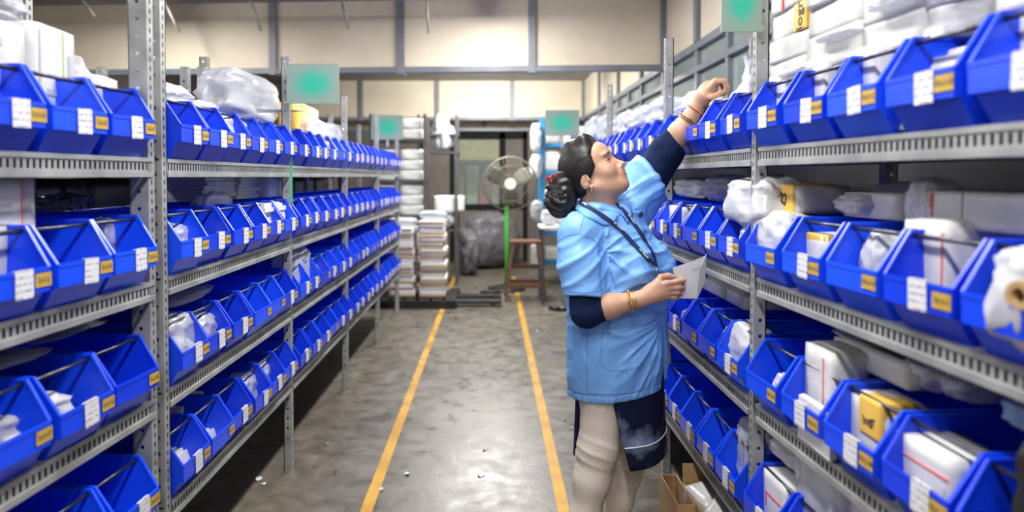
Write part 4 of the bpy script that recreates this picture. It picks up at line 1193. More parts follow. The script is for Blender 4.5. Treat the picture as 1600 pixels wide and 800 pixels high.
# ---- far hand: pinching the neck of the bag
def R_(px, py, dy): return vec(P(px, py, 2.765 + dy))
B.chain([WL, R_(1100, 150, .005), R_(1110, 138, .01)], [.029, .030, .026], .018)
B.ell(R_(1106, 141, .01), (.040, .026, .036), np.array([[.72, 0, .69], [0, 1, 0], [-.69, 0, .72]]), .016)
kn = [(1116, 129, -.022), (1118, 126, -.002), (1118, 127, .017), (1115, 130, .034)]
pp = [(1129, 127, -.026), (1132, 126, -.004), (1131, 128, .016), (1127, 131, .033)]
dp = [(1134, 135, -.024), (1137, 136, -.004), (1135, 138, .014), (1130, 141, .030)]
tp = [(1132, 144, -.020), (1133, 147, -.004), (1130, 148, .010), (1125, 149, .024)]
fingers(B, [[R_(*kn[i]), R_(*pp[i]), R_(*dp[i]), R_(*tp[i])] for i in range(4)], [.0094, .0098, .0094, .0084])
for i in range(4): B.cap(R_(1103, 142 + i, -.012 + i * .012), R_(*kn[i]), .0125, .0106, .010)
fingers(B, [[R_(1101, 152, -.014), R_(1111, 152, -.028), R_(1121, 148, -.030), R_(1128, 144, -.024)]], [.0125])
BV, BQ = B.mesh()
BV = relax(BV, BQ, 1, .45)
GV, GQ = HG.mesh(); GV = relax(GV, GQ, 1, .4)
bvh_head = BVHTree.FromPolygons([tuple(v) for v in GV], [tuple(q) for q in GQ.tolist()])
nb0 = len(BV); BV = np.concatenate([BV, GV]); BQ = np.concatenate([BQ, GQ + nb0])
me_body = np_mesh('body', BV - np.array([.48, 2.70, 0]), BQ, 'skin')
# skin tint: lips, brows, cheeks, knuckles
col = np.tile(np.array([.52, .30, .195]), (len(BV), 1))
def tintat(c, r, colr, w=1.0):
    d = np.linalg.norm(BV - np.array(c), axis=1); k = np.clip(1 - (d / r) ** 2, 0, 1)[:, None] * w
    col[:] = col * (1 - k) + np.array(colr) * k
def hs(l, u):
    """skin point in front of the head at (l, u)"""
    h, nn, _, _ = bvh_head.ray_cast(Vector(H(.25, l, u)), -HF)
    return vec(h) if h is not None else H(.08, l, u)
for s in (-1, 1):
    tintat(hs(s * .045, -.038), .03, (.50, .21, .14), .35)
    for t in np.linspace(0, 1, 14):
        tintat(hs(s * (.014 + .034 * t), .0195 + .0075 * math.sin(t * 2.6) - .006 * t), .0050 - .0016 * t, (.035, .022, .016), .9)
    for t in np.linspace(0, 1, 10):
        tintat(hs(s * .022 * t, -.0625 - .0035 * t), .0052, (.42, .13, .11), .75)
        tintat(hs(s * .020 * t, -.0765 + .003 * t), .0062, (.44, .14, .12), .75)
        tintat(hs(s * .024 * t, -.0688), .0018, (.16, .045, .04), .7)
    for t in np.linspace(0, 1, 14):
        tintat(hs(s * (.0225 + .027 * t), -.0005 + .0025 * math.sin(t * 3.1) - .003 * t), .0028, (.015, .010, .009), .95)
        tintat(hs(s * (.0245 + .023 * t), -.0085 + .001 * t), .0016, (.08, .045, .035), .7)
    tintat(hs(s * .034, .008), .012, (.36, .19, .13), .5); tintat(hs(s * .034, -.014), .010, (.38, .21, .15), .4)
    tintat(H(.1035, s * .0065, -.0495), .0035, (.10, .04, .03), .8)
at_ = me_body.color_attributes.new('tint', 'FLOAT_COLOR', 'POINT')
at_.data.foreach_set('color', np.concatenate([col, np.ones((len(BV), 1))], 1).astype(np.float32).ravel())
body = obj('body', me_body, person)
bvh_body = BVHTree.FromPolygons([tuple(v) for v in BV], [tuple(q) for q in BQ.tolist()])
# eyes
for s in (-1, 1):
    b_ = MB()
    V0 = []
    c = Vector(H(.0700, s * .0340, -.0040))
    b_.lathe([(.0001, -.0118), (.005, -.0107), (.0085, -.0082), (.011, -.0043), (.0118, 0), (.011, .0043), (.0085, .0082), (.005, .0107), (.0001, .0118)], n=16)
    ey = obj('eye', b_.mesh('eye', 'eye_white', smooth=True), person, c - Vector((.48, 2.70, 0)))
    b_ = MB(); b_.lathe([(.0001, .0122), (.0030, .0119), (.0052, .0109), (.0054, .0098)], n=16)
    g = (HF + HU * .02 + HL * s * .14).normalized()
    ir = obj('iris', b_.mesh('iris', 'eye_dark', smooth=True), ey); ir.rotation_mode = 'QUATERNION'; ir.rotation_quaternion = g.to_track_quat('Z', 'Y')

# ---- hair
S = SDF(H(0, 0, 0) - .24, H(0, 0, 0) + .20, .0034)
S.ell(H(-.016, 0, .036), (.103 * HS, .086 * HS, .095 * HS), HR, .01)
S.ell(H(-.045, 0, -.005), (.082, .083, .088), HR, .03)
S.cap(H(.035, -.03, .112), H(.035, .03, .112), .026, .026, .03)                     # raised roll over the forehead
S.cap(H(-.02, -.02, .120), H(-.02, .02, .120), .022, .022, .03)
# cut the face free: hairline from the forehead past the temple to the ear
nrm = HF * .86 - HU * .50; nrm.normalize()
lo_, hi_ = H(0, 0, 0) - .24, H(0, 0, 0) + .20
s_, g_ = S.block(lo_, hi_)
X, Y, Z = g_; hc = vec(HC)
f = ((X - hc[0]) * HF.x + (Y - hc[1]) * HF.y + (Z - hc[2]) * HF.z) / HS; l = ((X - hc[0]) * HL.x + (Y - hc[1]) * HL.y + (Z - hc[2]) * HL.z) / HS; u = ((X - hc[0]) * HU.x + (Y - hc[1]) * HU.y + (Z - hc[2]) * HU.z) / HS
line = np.interp(np.broadcast_to(u, f.shape).ravel(), [-.2, -.09, -.065, -.03, .0, .03, .06, .085, .11, .16], [-.060, -.060, -.052, -.008, .030, .034, .046, .060, .080, .10]).reshape(f.shape)
line = line + .012 * np.cos(l * 28) * (u > .04)
S.op(s_, (line - f).astype(np.float32), .006, True)
S.op(s_, (u + .085).astype(np.float32), .01, True)
for q_ in (-1, 1): S.ell(H(-.027, q_ * .086, -.036), (.021, .014, .030), ER1, .004, sub=True)
HV, HQ = S.mesh(); HN = np_normals(HV, HQ)
loc = (HV - hc) @ HR.T
HV = HV + HN * (.0022 * (ridged(np.stack([loc[:, 0] * 14, loc[:, 1] * 70, loc[:, 2] * 26], 1), 3, 2) - .6))[:, None]
hair = pobj('hair', HV, HQ, 'hair_black')
S = SDF((.18, 2.58, 1.28), (.40, 2.82, 1.58), .0034)
bc = vec(P(879, 306, 2.70))
S.ell(bc, (.064, .062, .076), np.array([[.88, 0, -.47], [0, 1, 0], [.47, 0, .88]]), .02)
S.ell(bc + [-.012, 0, -.035], (.05, .052, .05), None, .03)
S.cap(bc + [.0, 0, .05], vec(P(900, 268, 2.70)), .04, .05, .03)
S.cap(vec(P(868, 286, 2.69)), vec(P(857, 293, 2.68)), .016, .008, .01)
UV, UQ = S.mesh(); UN = np_normals(UV, UQ)
lc = UV - bc
an = np.arctan2(lc[:, 2], lc[:, 0]); rd = np.sqrt(lc[:, 0] ** 2 + lc[:, 2] ** 2)
UV = UV + UN * (.0035 * np.sin(rd * 190 + an * 2.2) + .004 * (ridged(np.stack([rd * 60, an * 2, lc[:, 1] * 30], 1), 4, 2) - .6))[:, None]
pobj('hair_bun', UV, UQ, 'hair_black')
b_ = MB(); c = P(862, 280, 2.675)
b_.ring(c, Vector((.3, -.5, .8)).normalized(), Vector((.9, .3, -.1)).normalized(), .013, .004, 16, 6)
b_.tube([c + Vector((0, -.012, .012)), c + Vector((.012, -.02, .022)), c + Vector((.02, -.02, .02))], .003, 6); b_.tube([c + Vector((-.012, -.01, .0)), c + Vector((-.022, -.015, .012))], [.004, .002], 6)
pmb('hair_tie', b_, 'red_tie', True)
# pale scalp line of the parting
b_ = MB(); pts = []
bvh_h = BVHTree.FromPolygons([tuple(v) for v in HV], [tuple(q) for q in HQ.tolist()])
def on(bvh, px, py, off):
    ray = cam_ray(px, py).normalized(); h, nn, _, _ = bvh.ray_cast(Vector((0, 0, CAMH)), ray)
    if h is None: return None, None
    if nn.dot(ray) > 0: nn = -nn
    return h + nn * off, nn
def path_on(bvh, pix, off, n=24):
    out = []; px = np.array(pix, float); seg = np.concatenate([[0], np.cumsum(np.linalg.norm(np.diff(px, axis=0), axis=1))])
    for t in np.linspace(0, seg[-1], n):
        h, nn = on(bvh, np.interp(t, seg, px[:, 0]), np.interp(t, seg, px[:, 1]), off)
        if h is not None: out.append((h, nn))
    return out
# earring
b_ = MB(); c = Vector(H(-.020, -.088, -.066)); b_.ring(c, (1, 0, 0), (0, 0, 1), .004, .0016, 12, 6); b_.tube([c - Vector((0, 0, .004)), c - Vector((0, 0, .02))], [.0015, .0035], 8); b_.lathe([(.0005, -.004), (.004, 0), (.0005, .004)], c - Vector((0, 0, .023)), 8)
pmb('earring', b_, 'gold', True)
# necklace thread
b_ = MB(); pl = path_on(bvh_body, [(943, 336), (955, 341), (965, 338)], .002, 12)
if len(pl) > 2: b_.tube([q[0] for q in pl], .0018, 6); pmb('necklace', b_, 'gold', True)

# ---- under sleeves (navy), seen below the coat sleeves
def tubecloth(name, a, c, ra, rc, m, k=.004, extra=()):
    S = SDF(np.minimum(a, c) - .12, np.maximum(a, c) + .12, .004)
    S.cap(a, c, ra, rc, .01)
    for (p, q, r1, r2) in extra: S.cap(p, q, r1, r2, .02)
    return S
def lerp(a, c, t): return a * (1 - t) + c * t
S = tubecloth('', lerp(SR, ER, .6), ER, .060, .057, 'navy_cloth', extra=[(ER, lerp(ER, WR_, .30), .056, .049)])
dN = (WR_ - ER) / np.linalg.norm(WR_ - ER); cp_ = lerp(ER, WR_, .31)
S.half(cp_, dN, ER - .3, ER + .3, .003)
V_, Q2 = S.mesh(); N_ = np_normals(V_, Q2); V_ = V_ + N_ * (.004 * (ridged(V_ * np.array([18, 18, 30]), 2, 2) - .6))[:, None]
pobj('under_sleeve', V_, Q2, 'navy_cloth')
S = tubecloth('', lerp(SL, EL, .35), EL, .076, .070, 'navy_cloth', extra=[(EL, lerp(EL, WL, .34), .069, .060)])
dN = (WL - EL) / np.linalg.norm(WL - EL); cp_ = lerp(EL, WL, .30); dN2 = dN + np.array([.25, 0, -.2]); dN2 /= np.linalg.norm(dN2)
S.half(cp_, dN2, EL - .3, EL + .3, .003)
V_, Q2 = S.mesh(); N_ = np_normals(V_, Q2); V_ = V_ + N_ * (.004 * (ridged(V_ * np.array([18, 18, 18]), 2, 2) - .6))[:, None]
pobj('under_sleeve', V_, Q2, 'navy_cloth')

# ---- coat
C = SDF((.14, 2.40, .58), (.98, 3.10, 1.74), .0046)
pyl = [622, 600, 580, 540, 500, 460, 430, 400, 380, 360, 345, 330]
lft = [890, 888, 886, 886, 887, 888, 888, 886, 886, 888, 896, 912]
rgt = [1040, 1046, 1048, 1049, 1047, 1046, 1043, 1034, 1026, 1016, 1006, 992]
s0 = FPX / 2.70
zs = [CAMH - (y - HORY) / s0 for y in pyl]
cx = [((a + c) / 2 - VPX) / s0 for a, c in zip(lft, rgt)]; wd = [(c - a) / 2 / s0 for a, c in zip(lft, rgt)]
cyy = [2.715] * 12
aa = [w / .894 for w in wd]; bb = [w / .894 * .8 for w in wd]
C.loft(zs, cx, cyy, aa, bb, FWD, .03)
F3 = np.array([FWD[0], FWD[1], 0]); R3 = np.array([FWD[1], -FWD[0], 0])     # forward, her right
bz = CAMH - (415 - HORY) / s0
cc = np.array([.494, 2.715, bz])
for s in (-1, 1): C.ell(cc + F3 * .125 + R3 * .075 * s, (.075, .085, .085), None, .06)   # bust
C.cap(SR + [.005, 0, .0], SL + [-.02, 0, .0], .066, .066, .06)                            # shoulder yoke
C.cap(NB + [-.03, .01, -.02], NB + [.0, 0, -.06], .085, .10, .05)
# near sleeve
sl_end = lerp(SR, ER, .88)
C.chain([SR + [-.012, 0, -.01], lerp(SR, ER, .4) + [-.006, 0, 0], sl_end], [.070, .079, .079], .035)
d_ = (ER - SR) / np.linalg.norm(ER - SR); d_ = d_ + np.array([-.12, 0, 0.0]); d_ /= np.linalg.norm(d_)
C.cutcap(lerp(SR, ER, .83), d_, lerp(SR, ER, .65), lerp(SR, ER, 1.2), .097)
# far sleeve, raised
C.chain([SL + [-.015, 0, -.02], lerp(SL, EL, .45), lerp(SL, EL, .75)], [.098, .090, .084], .05)
d_ = (EL - SL) / np.linalg.norm(EL - SL); d_ = d_ + np.array([.40, 0, -.32]); d_ /= np.linalg.norm(d_)
C.half(lerp(SL, EL, .56), d_, (SL[0] - .06, 2.6, SL[2] - .03), (.98, 3.1, 1.74), .004)
# armpit crease, neck hole
C.cap(lerp(SR, ER, .25) + [.072, -.05, 0], lerp(SR, ER, .75) + [.07, -.055, 0], .012, .010, .02, sub=True)
C.ell(NB + [.004, -.004, .035], (.066, .066, .085), None, .01, sub=True)
C.cap(NB + F3 * .06 + [0, 0, .01], NB + F3 * .135 + [0, 0, -.06], .028, .006, .015, sub=True)
# slanting hem, and the front opening that shows the tunic
hl, hr = P(893, 612, 2.70), P(1037, 597, 2.70); sl_ = (hr.z - hl.z) / (hr.x - hl.x)
nv = np.array([sl_, 0, -1.0]); nv /= np.linalg.norm(nv)
C.half(vec(hl), nv, (.14, 2.4, .5), (.98, 3.1, .80), .003)
s_, g_ = C.block((.3, 2.4, .5), (.9, 3.0, 1.02))
X, Y, Z = g_
f_ = (X - .50) * F3[0] + (Y - 2.715) * F3[1]; r_ = (X - .50) * R3[0] + (Y - 2.715) * R3[1]
ph_ = np.arctan2(r_, f_); rad_ = np.sqrt(f_ ** 2 + r_ ** 2)
zb_ = P(1033, 492, 2.68).z
hw_ = np.clip((zb_ - Z) / .3, -1, 1) * .30
cen_ = math.radians(-12) - hw_
d_w = rad_ * (np.abs(ph_ - cen_) - hw_)
d_w = np.maximum(d_w, .150 - rad_)
d_w = np.where(Z > zb_, .05, d_w)
C.op(s_, d_w.astype(np.float32), .003, True)
CV, CQ = C.mesh()
CN = np_normals(CV, CQ)
# cloth folds
z = CV[:, 2]
rel = CV - np.array([.494, 2.715, 0])
fw = rel @ F3; rt = rel @ R3
phi = np.arctan2(rt, fw)
armd = np.linalg.norm(np.cross(CV - SR, (ER - SR)), axis=1) / np.linalg.norm(ER - SR)
on_arm = (armd < .095) & (CV[:, 1] < 2.60) & (z < SR[2] + .08)
w1 = vnoise(CV * 6, 5) * 2 - 1
def crest(x, p=2.0): return np.clip(np.sin(x) * .5 + .5, 0, 1) ** p
# folds fanning out from the top of the front opening across the skirt of the coat
pb = vec(P(1033, 490, 2.60)); hx = (phi - math.radians(-12)) * .19; vz = z - pb[2]
dist = np.sqrt(hx ** 2 + vz ** 2) + 1e-4; ang = np.arctan2(-vz, hx)
sk = np.clip((1.05 - z) / .12, 0, 1) * ~on_arm * np.clip((phi + .15) / .3, 0, 1)
fan = crest(ang * 15 + w1 * 2.2, 3.0) * np.clip(dist / .06, 0, 1) * np.clip(1.25 - dist / .34, 0, 1)
fan2 = np.clip((ridged(np.stack([ang * 4.2, dist * 5, ang * 0], 1), 41, 2) - .55) / .45, 0, 1) ** 1.5
disp = sk * (.012 * fan * (.35 + .9 * vnoise(CV * 6, 8)) + .016 * fan2 * np.clip(dist / .05, 0, 1) * np.clip(1.3 - dist / .36, 0, 1))
# long soft drape at the back, gathers above the hem
bk = np.clip((1.02 - z) / .15, 0, 1) * ~on_arm
disp += bk * .006 * crest(phi * 7 + (z - .6) * 9 + w1 * 2, 2.5) * np.clip((phi - .5) / .5, 0, 1)
zh = z - (hl.z + sl_ * (CV[:, 0] - hl.x))
disp += np.clip(1 - zh / .05, 0, 1) * .0018 * np.sin(phi * 46 + w1 * 7) * ~on_arm
disp -= np.exp(-((zh - .030) / .004) ** 2) * .003 * ~on_arm
# pull folds between bust and waist, running up towards the raised arm
md = np.clip(1 - np.abs(z - 1.08) / .15, 0, 1) * ~on_arm
q1 = (CV @ (F3 * .62 + np.array([0, 0, -.78]) + R3 * .12)) * 62 + w1 * 2.4
disp += md * .013 * crest(q1, 3.5) * (.3 + vnoise(CV * 7, 21))
# creases from the armpit across the chest
pa = lerp(SR, ER, .25) + np.array([.07, -.03, 0]); da = np.linalg.norm(CV - pa, axis=1)
an_ = np.arctan2(CV[:, 2] - pa[2], CV[:, 0] - pa[0])
disp += np.clip(1 - da / .17, 0, 1) * .014 * crest(an_ * 11 + w1 * 2, 3.5) * ~on_arm
up = np.clip((z - 1.20) / .08, 0, 1) * ~on_arm
disp += up * .009 * crest((CV @ (np.array([.75, .2, .45]) - R3 * .4)) * 52 + w1 * 2.6, 3)
# sleeve creases
tA = ((CV - SR) @ (ER - SR)) / ((ER - SR) @ (ER - SR))
disp += on_arm * .0105 * (.15 + 1.1 * vnoise(CV * 11, 31)) * crest(tA * 22 + rel[:, 0] * 60 + w1 * 5.5, 3.2) * np.clip(tA * 2.4 + .1, 0, 1) * np.clip((.80 - tA) * 12, 0, 1)
fd = CV @ (F3 * .62 + np.array([0, 0, -.78])); fs_ = CV @ (F3 * .78 + np.array([0, 0, .62]))
disp += .012 * np.clip((ridged(np.stack([fd * 17, fs_ * 4, rt * 6], 1), 51, 2) - .6) / .4, 0, 1) * ~on_arm * np.clip((z - .9) / .1, 0, 1)
disp += .010 * (ridged(CV * np.array([8, 8, 6]), 12, 3) - .6) * np.where(on_arm & (tA > .7), .2, 1)
# weave of small crumples
disp = np.where(CN[:, 2] < -.35, 0, disp)
CV = CV + CN * disp[:, None]
coat = pobj('coat', CV, CQ, 'coat_blue')
bvh_c = BVHTree.FromPolygons([tuple(v) for v in CV], [tuple(q) for q in CQ.tolist()])
def ribbon(name, pix, half, m, off=.004, n=30, thick=.0018):
    pl = path_on(bvh_c, pix, off, n)
    if len(pl) < 3: return None, []
    b_ = MB(); pts = [q[0] for q in pl]; vs = []; sm = []
    sm = pts
    for _ in range(3):
        sm = [sm[0]] + [(sm[i - 1] + sm[i] * 2 + sm[i + 1]) / 4 for i in range(1, len(sm) - 1)] + [sm[-1]]
    nr_ = [q[1] for q in pl]
    for _ in range(6):
        nr_ = [nr_[0]] + [(nr_[i - 1] + nr_[i] * 2 + nr_[i + 1]).normalized() for i in range(1, len(nr_) - 1)] + [nr_[-1]]
    pl = [(q[0], k) for q, k in zip(pl, nr_)]
    for i, p in enumerate(sm):
        d = (sm[min(i + 1, len(sm) - 1)] - sm[max(i - 1, 0)]).normalized(); nn = pl[i][1]
        nn = (nn - d * nn.dot(d)).normalized(); sd = d.cross(nn)
        p = p + nn * .004
        vs += [p - sd * half, p + sd * half, p + sd * half + nn * thick, p - sd * half + nn * thick]
    fs = []
    for i in range(len(pts) - 1):
        o = i * 4
        for k in range(4): fs.append((o + k, o + (k + 1) % 4, o + 4 + (k + 1) % 4, o + 4 + k))
    fs += [(0, 1, 2, 3), (len(vs) - 1, len(vs) - 2, len(vs) - 3, len(vs) - 4)]
    b_.add(vs, fs)
    return pmb(name, b_, m), [(p, pl[i][1]) for i, p in enumerate(sm)]
def seam(pix, r=.0013, n=24, m='seam_blue', off=.0006):
    pl = path_on(bvh_c, pix, off, n)
    if len(pl) < 3: return
    b_ = MB(); b_.tube([q[0] for q in pl], r, 5); o = pmb('seam', b_, m, True); return o
for pix in ([(942, 514), (939, 545), (937, 568), (954, 580), (980, 578), (1006, 570)], [(917, 512), (917, 560), (917, 612)], [(872, 378), (885, 368), (905, 365), (925, 372), (943, 392), (945, 430), (944, 460)],
            [(913, 334), (909, 350), (905, 364)], [(888, 455), (915, 458), (943, 452)], [(895, 614), (950, 616), (1000, 612), (1036, 604)], [(1010, 352), (1020, 390), (1030, 430)], [(942, 514), (975, 512), (1003, 506)]): seam(pix)
# collar: two leaves lying round the neck, projected on to coat and neck
nC = len(CV)
bvh_cb = BVHTree.FromPolygons([tuple(v) for v in CV] + [tuple(v) for v in GV], [tuple(q) for q in CQ.tolist()] + [tuple(int(i) + nC for i in q) for q in GQ.tolist()])
LEAVES = []
def leaf(inner, outer, lift_in, lift_out, n=22, mz=7):
    V = []; ip = np.array(inner, float); op_ = np.array(outer, float)
    def samp(p, t):
        sg = np.concatenate([[0], np.cumsum(np.linalg.norm(np.diff(p, axis=0), axis=1))]); x = t * sg[-1]
        return np.array([np.interp(x, sg, p[:, 0]), np.interp(x, sg, p[:, 1])])
    last = None
    for i in range(n):
        a_, c_ = samp(ip, i / (n - 1)), samp(op_, i / (n - 1))
        for j in range(mz):
            k = j / (mz - 1); q = a_ * (1 - k) + c_ * k
            h, nn = on(bvh_cb, q[0], q[1], 0.0)
            if h is None: h, nn = last
            last = (h, nn)
            V.append(h + nn * (lift_in + (lift_out - lift_in) * k + .006 * math.sin(k * PI)))
    G = np.array([vec(v) for v in V]).reshape(n, mz, 3)
    for _ in range(3):
        G2 = G.copy(); G2[1:-1, 1:-1] = (G[2:, 1:-1] + G[:-2, 1:-1] + G[1:-1, 2:] + G[1:-1, :-2]) / 4; G2[1:-1, [0, -1]] = (G[2:, [0, -1]] + G[:-2, [0, -1]]) / 2; G = G2
    b_ = MB(); b_.add(G.reshape(-1, 3), [(i * mz + j, i * mz + j + 1, (i + 1) * mz + j + 1, (i + 1) * mz + j) for i in range(n - 1) for j in range(mz - 1)])
    LEAVES.append((G.reshape(-1, 3).copy(), b_.f[:]))
    return pmb('collar', b_, 'coat_blue', True, solid=.0035)
leaf([(907, 314), (922, 320), (940, 328), (955, 333), (966, 336)], [(897, 326), (912, 338), (930, 347), (946, 355), (956, 351)], .012, .006)
leaf([(964, 316), (967, 324), (969, 334), (969, 338)], [(983, 322), (988, 334), (985, 346), (979, 350)], .012, .006, 14)
seam([(968, 339), (985, 372), (1004, 410), (1022, 455), (1031, 488)])

_v = [tuple(v) for v in CV]; _f = [tuple(q) for q in CQ.tolist()]
for (lv_, lf_) in LEAVES:
    o_ = len(_v); _v += [tuple(v) for v in lv_]; _f += [tuple(i + o_ for i in q) for q in lf_]
bvh_c = BVHTree.FromPolygons(_v, _f)
b1, l1 = ribbon('lanyard', [(906, 317), (925, 329), (945, 341), (965, 357), (985, 378), (1004, 399), (1023, 417)], .0085, 'lanyard_navy')
b2, l2 = ribbon('lanyard', [(963, 320), (973, 330), (985, 345), (998, 362), (1010, 382), (1019, 400), (1023, 417)], .0075, 'lanyard_navy')
def strap_text(strap, ln, s, t, size, flip=False):
    if not ln: return
    i = int(t * (len(ln) - 1)); p, nn = ln[i]; d = (ln[min(i + 2, len(ln) - 1)][0] - ln[max(i - 2, 0)][0]).normalized()
    if flip: d = -d
    nn = (nn - d * nn.dot(d)).normalized(); M = face_mx(d, nn.cross(d), p + nn * .0085 - Vector((.48, 2.70, 0)))
    o = obj('lettering', text_mesh(s, size, 'white_ink', .0002), strap); o.matrix_basis = M
for t in (.10, .48, .84): strap_text(b1, l1, 'W Ralyar', t, .0125)
for t in (.28, .66): strap_text(b2, l2, 'W Ralyar', t, .0115)
pl = path_on(bvh_c, [(1023, 415), (1024, 424), (1024, 433)], .006, 8)
if len(pl) > 2:
    b_ = MB(); b_.tube([q[0] for q in pl], .0028, 8); pmb('lanyard_clip', b_, 'metal_clip', True)
    b_ = MB(); b_.lathe([(.001, -.006), (.005, -.003), (.005, .003), (.001, .006)], pl[-1][0], 10); pmb('lanyard_hook', b_, 'lanyard_navy', True)
# round badge printed on the chest
h, nn = on(bvh_c, 1001, 335, .001)
if h is not None:
    b_ = MB(); a1 = nn.cross(Vector((0, 0, 1))).normalized(); b_.ring(h, a1, a1.cross(nn), .010, .003, 20, 6); pmb('chest_emblem', b_, 'lanyard_navy', True)
    b_ = MB(); b_.tube([h - a1 * .004, h + a1 * .004], .0025, 6); pmb('chest_emblem', b_, 'coral_band', True)
# ---- long navy tunic under the coat: front and back panels with side slits
def panel(name, phi_top, phi_bot, z0, z1, m, grow=0.0, flare=0.0):
    nA, nZ = 40, 30; V = []
    for i in range(nZ):
        t = i / (nZ - 1); z = z0 + (z1 - z0) * t
        a0 = phi_bot[0] + (phi_top[0] - phi_bot[0]) * t; a1 = phi_bot[1] + (phi_top[1] - phi_bot[1]) * t
        for j in range(nA):
            ph = a0 + (a1 - a0) * j / (nA - 1)
            g = 1 + flare * (1 - t) + .022 * math.sin(ph * 6 + 1.5 * t) * (1 - t)
            V.append(np.array([.508, 2.712, z]) + F3 * .155 * math.cos(ph) * g + R3 * .192 * math.sin(ph) * g)
    b_ = MB(); b_.add(V, [(i * nA + j, i * nA + j + 1, (i + 1) * nA + j + 1, (i + 1) * nA + j) for i in range(nZ - 1) for j in range(nA - 1)])
    return pmb(name, b_, m, True, solid=.002)
dg_ = math.radians
tun = panel('tunic_front', (dg_(84), dg_(-105)), (dg_(40), dg_(-100)), .40, .98, 'tie_dye', flare=.14)
panel('tunic_back', (dg_(100), dg_(255)), (dg_(128), dg_(250)), .40, .80, 'navy_cloth', flare=.06)
b_ = MB(); V = []
for j in range(41):
    ph = dg_(46 + (-146) * j / 40); g = 1.126 + .022 * math.sin(ph * 6 + .225) * .85
    p_ = np.array([.508, 2.712, .487]) + F3 * .155 * math.cos(ph) * g + R3 * .192 * math.sin(ph) * g
    V.append(p_)
b_.tube(V, .0028, 6); pmb('tunic_stripe', b_, 'white_ink', True)

# ---- leggings
def legging(hip, kn_, an_, rs, seed):
    S = SDF(np.minimum(np.minimum(hip, kn_), an_) - .13, np.maximum(np.maximum(hip, kn_), an_) + .13, .0045)
    kn2 = lerp(kn_, an_, .33)
    S.chain([hip, lerp(hip, kn_, .5), kn_, kn2, lerp(kn_, an_, .7), an_ - [0, 0, .02]], rs, .03)
    S.half(an_ - np.array([0, 0, .022]), np.array([0, 0, -1.0]), an_ - .15, an_ + .15, .003)
    V, Q = S.mesh(); N = np_normals(V, Q)
    t = (V[:, 2] - kn_[2])
    w = vnoise(V * 7, seed) * 2 - 1
    k = np.exp(-((t - .0) / .075) ** 2)
    V = V + N * (k * .0027 * (.1 + 1.2 * vnoise(V * 14, seed + 2)) * np.clip(np.sin(V[:, 2] * 150 + V[:, 0] * 55 + w * 4.5), -.2, 1) + .002 * (ridged(V * 12, seed, 2) - .6))[:, None]
    return pobj('legging', V, Q, 'legging')
legging(HPR, KR, AR, [.095, .088, .0745, .067, .056, .043], 3)
legging(HPL, KL, AL, [.09, .085, .070, .064, .054, .042], 6)
for A_ in (AR, AL):
    S = SDF(A_ - np.array([.12, .12, .09]), A_ + np.array([.26, .12, .06]), .005)
    S.cap(A_ - [.02, 0, .045], A_ + [.14, -.03, -.055], .040, .031, .02); S.half(A_ - np.array([0, 0, .083]), np.array([0, 0, -1.]), A_ - .3, A_ + .3, .003)
    S.half(A_ - np.array([0, 0, .025]), np.array([-.35, 0, 1.]) / 1.06, A_ - .3, A_ + .3, .003)
    V, Q = S.mesh(); pobj('shoe', V, Q, 'shoe_dark')

# ---- bangles
def bangle(name, a, c, t, R, r, m, beads=0, tilt=(0, 0, 0)):
    p = Vector(lerp(a, c, t)); d = Vector(c - a).normalized() + Vector(tilt); d.normalize()
    u_ = d.cross(Vector((0, 0, 1))).normalized(); v_ = d.cross(u_)
    b_ = MB()
    if beads:
        for i in range(beads):
            an = 2 * PI * i / beads; q = p + (u_ * math.cos(an) + v_ * math.sin(an)) * R
            b_.lathe([(r * .2, -r), (r * .85, -r * .55), (r, 0), (r * .85, r * .55), (r * .2, r)], q, 8)
    else: b_.ring(p, u_, v_, R, r, 40, 8)
    return pmb(name, b_, m, True)
bangle('gold_bangle', ER, WR_, .78, .0405, .0024, 'gold'); bangle('beaded_bangle', ER, WR_, .82, .039, .0036, 'gold', 30); bangle('gold_bangle', ER, WR_, .86, .0375, .0022, 'gold'); bangle('gold_bangle', ER, WR_, .91, .036, .0022, 'gold')
bangle('coral_bangle', EL, WL, .93, .0385, .0028, 'coral_band', tilt=(.1, 0, .1)); bangle('dark_beaded_bangle', EL, WL, .72, .045, .0034, 'rod_steel', 34, (.12, 0, .1)); bangle('gold_bangle', EL, WL, .70, .046, .0022, 'gold', tilt=(.12, 0, .1)); bangle('gold_bangle', EL, WL, .74, .0445, .0022, 'gold', tilt=(.12, 0, .1))

# ---- folded paper packet held in the near hand
pk = [(1052, 419), (1076, 411), (1104, 399), (1089, 469), (1061, 467)]
e = empty('paper_packet', P(1075, 440, 2.50))
o0 = e.location.copy()
def sheet(name, pts, t=.0016):
    c = sum((Vector(p) for p in pts), Vector()) / len(pts); nn = (Vector(pts[1]) - Vector(pts[0])).cross(Vector(pts[2]) - Vector(pts[0])).normalized() * t
    b_ = MB(); k = len(pts); vs = [Vector(p) - o0 for p in pts] + [Vector(p) + nn - o0 for p in pts]
    b_.add(vs, [tuple(range(k)), tuple(range(2 * k - 1, k - 1, -1))] + [(i, (i + 1) % k, k + (i + 1) % k, k + i) for i in range(k)])
    return obj(name, b_.mesh(name, 'paper_white'), e)
sheet('back_leaf', [P(1051, 418, 2.478), P(1077, 410, 2.49), P(1103, 399, 2.505), P(1098, 436, 2.505), P(1089, 468, 2.50), P(1060, 466, 2.478)])
sheet('front_leaf', [P(1052, 421, 2.474), P(1080, 411, 2.483), P(1094, 419, 2.488), P(1088, 466, 2.488), P(1062, 466, 2.474)])
sheet('side_fold', [P(1094, 419, 2.488), P(1104, 397, 2.505), P(1102, 440, 2.51), P(1089, 468, 2.49)])
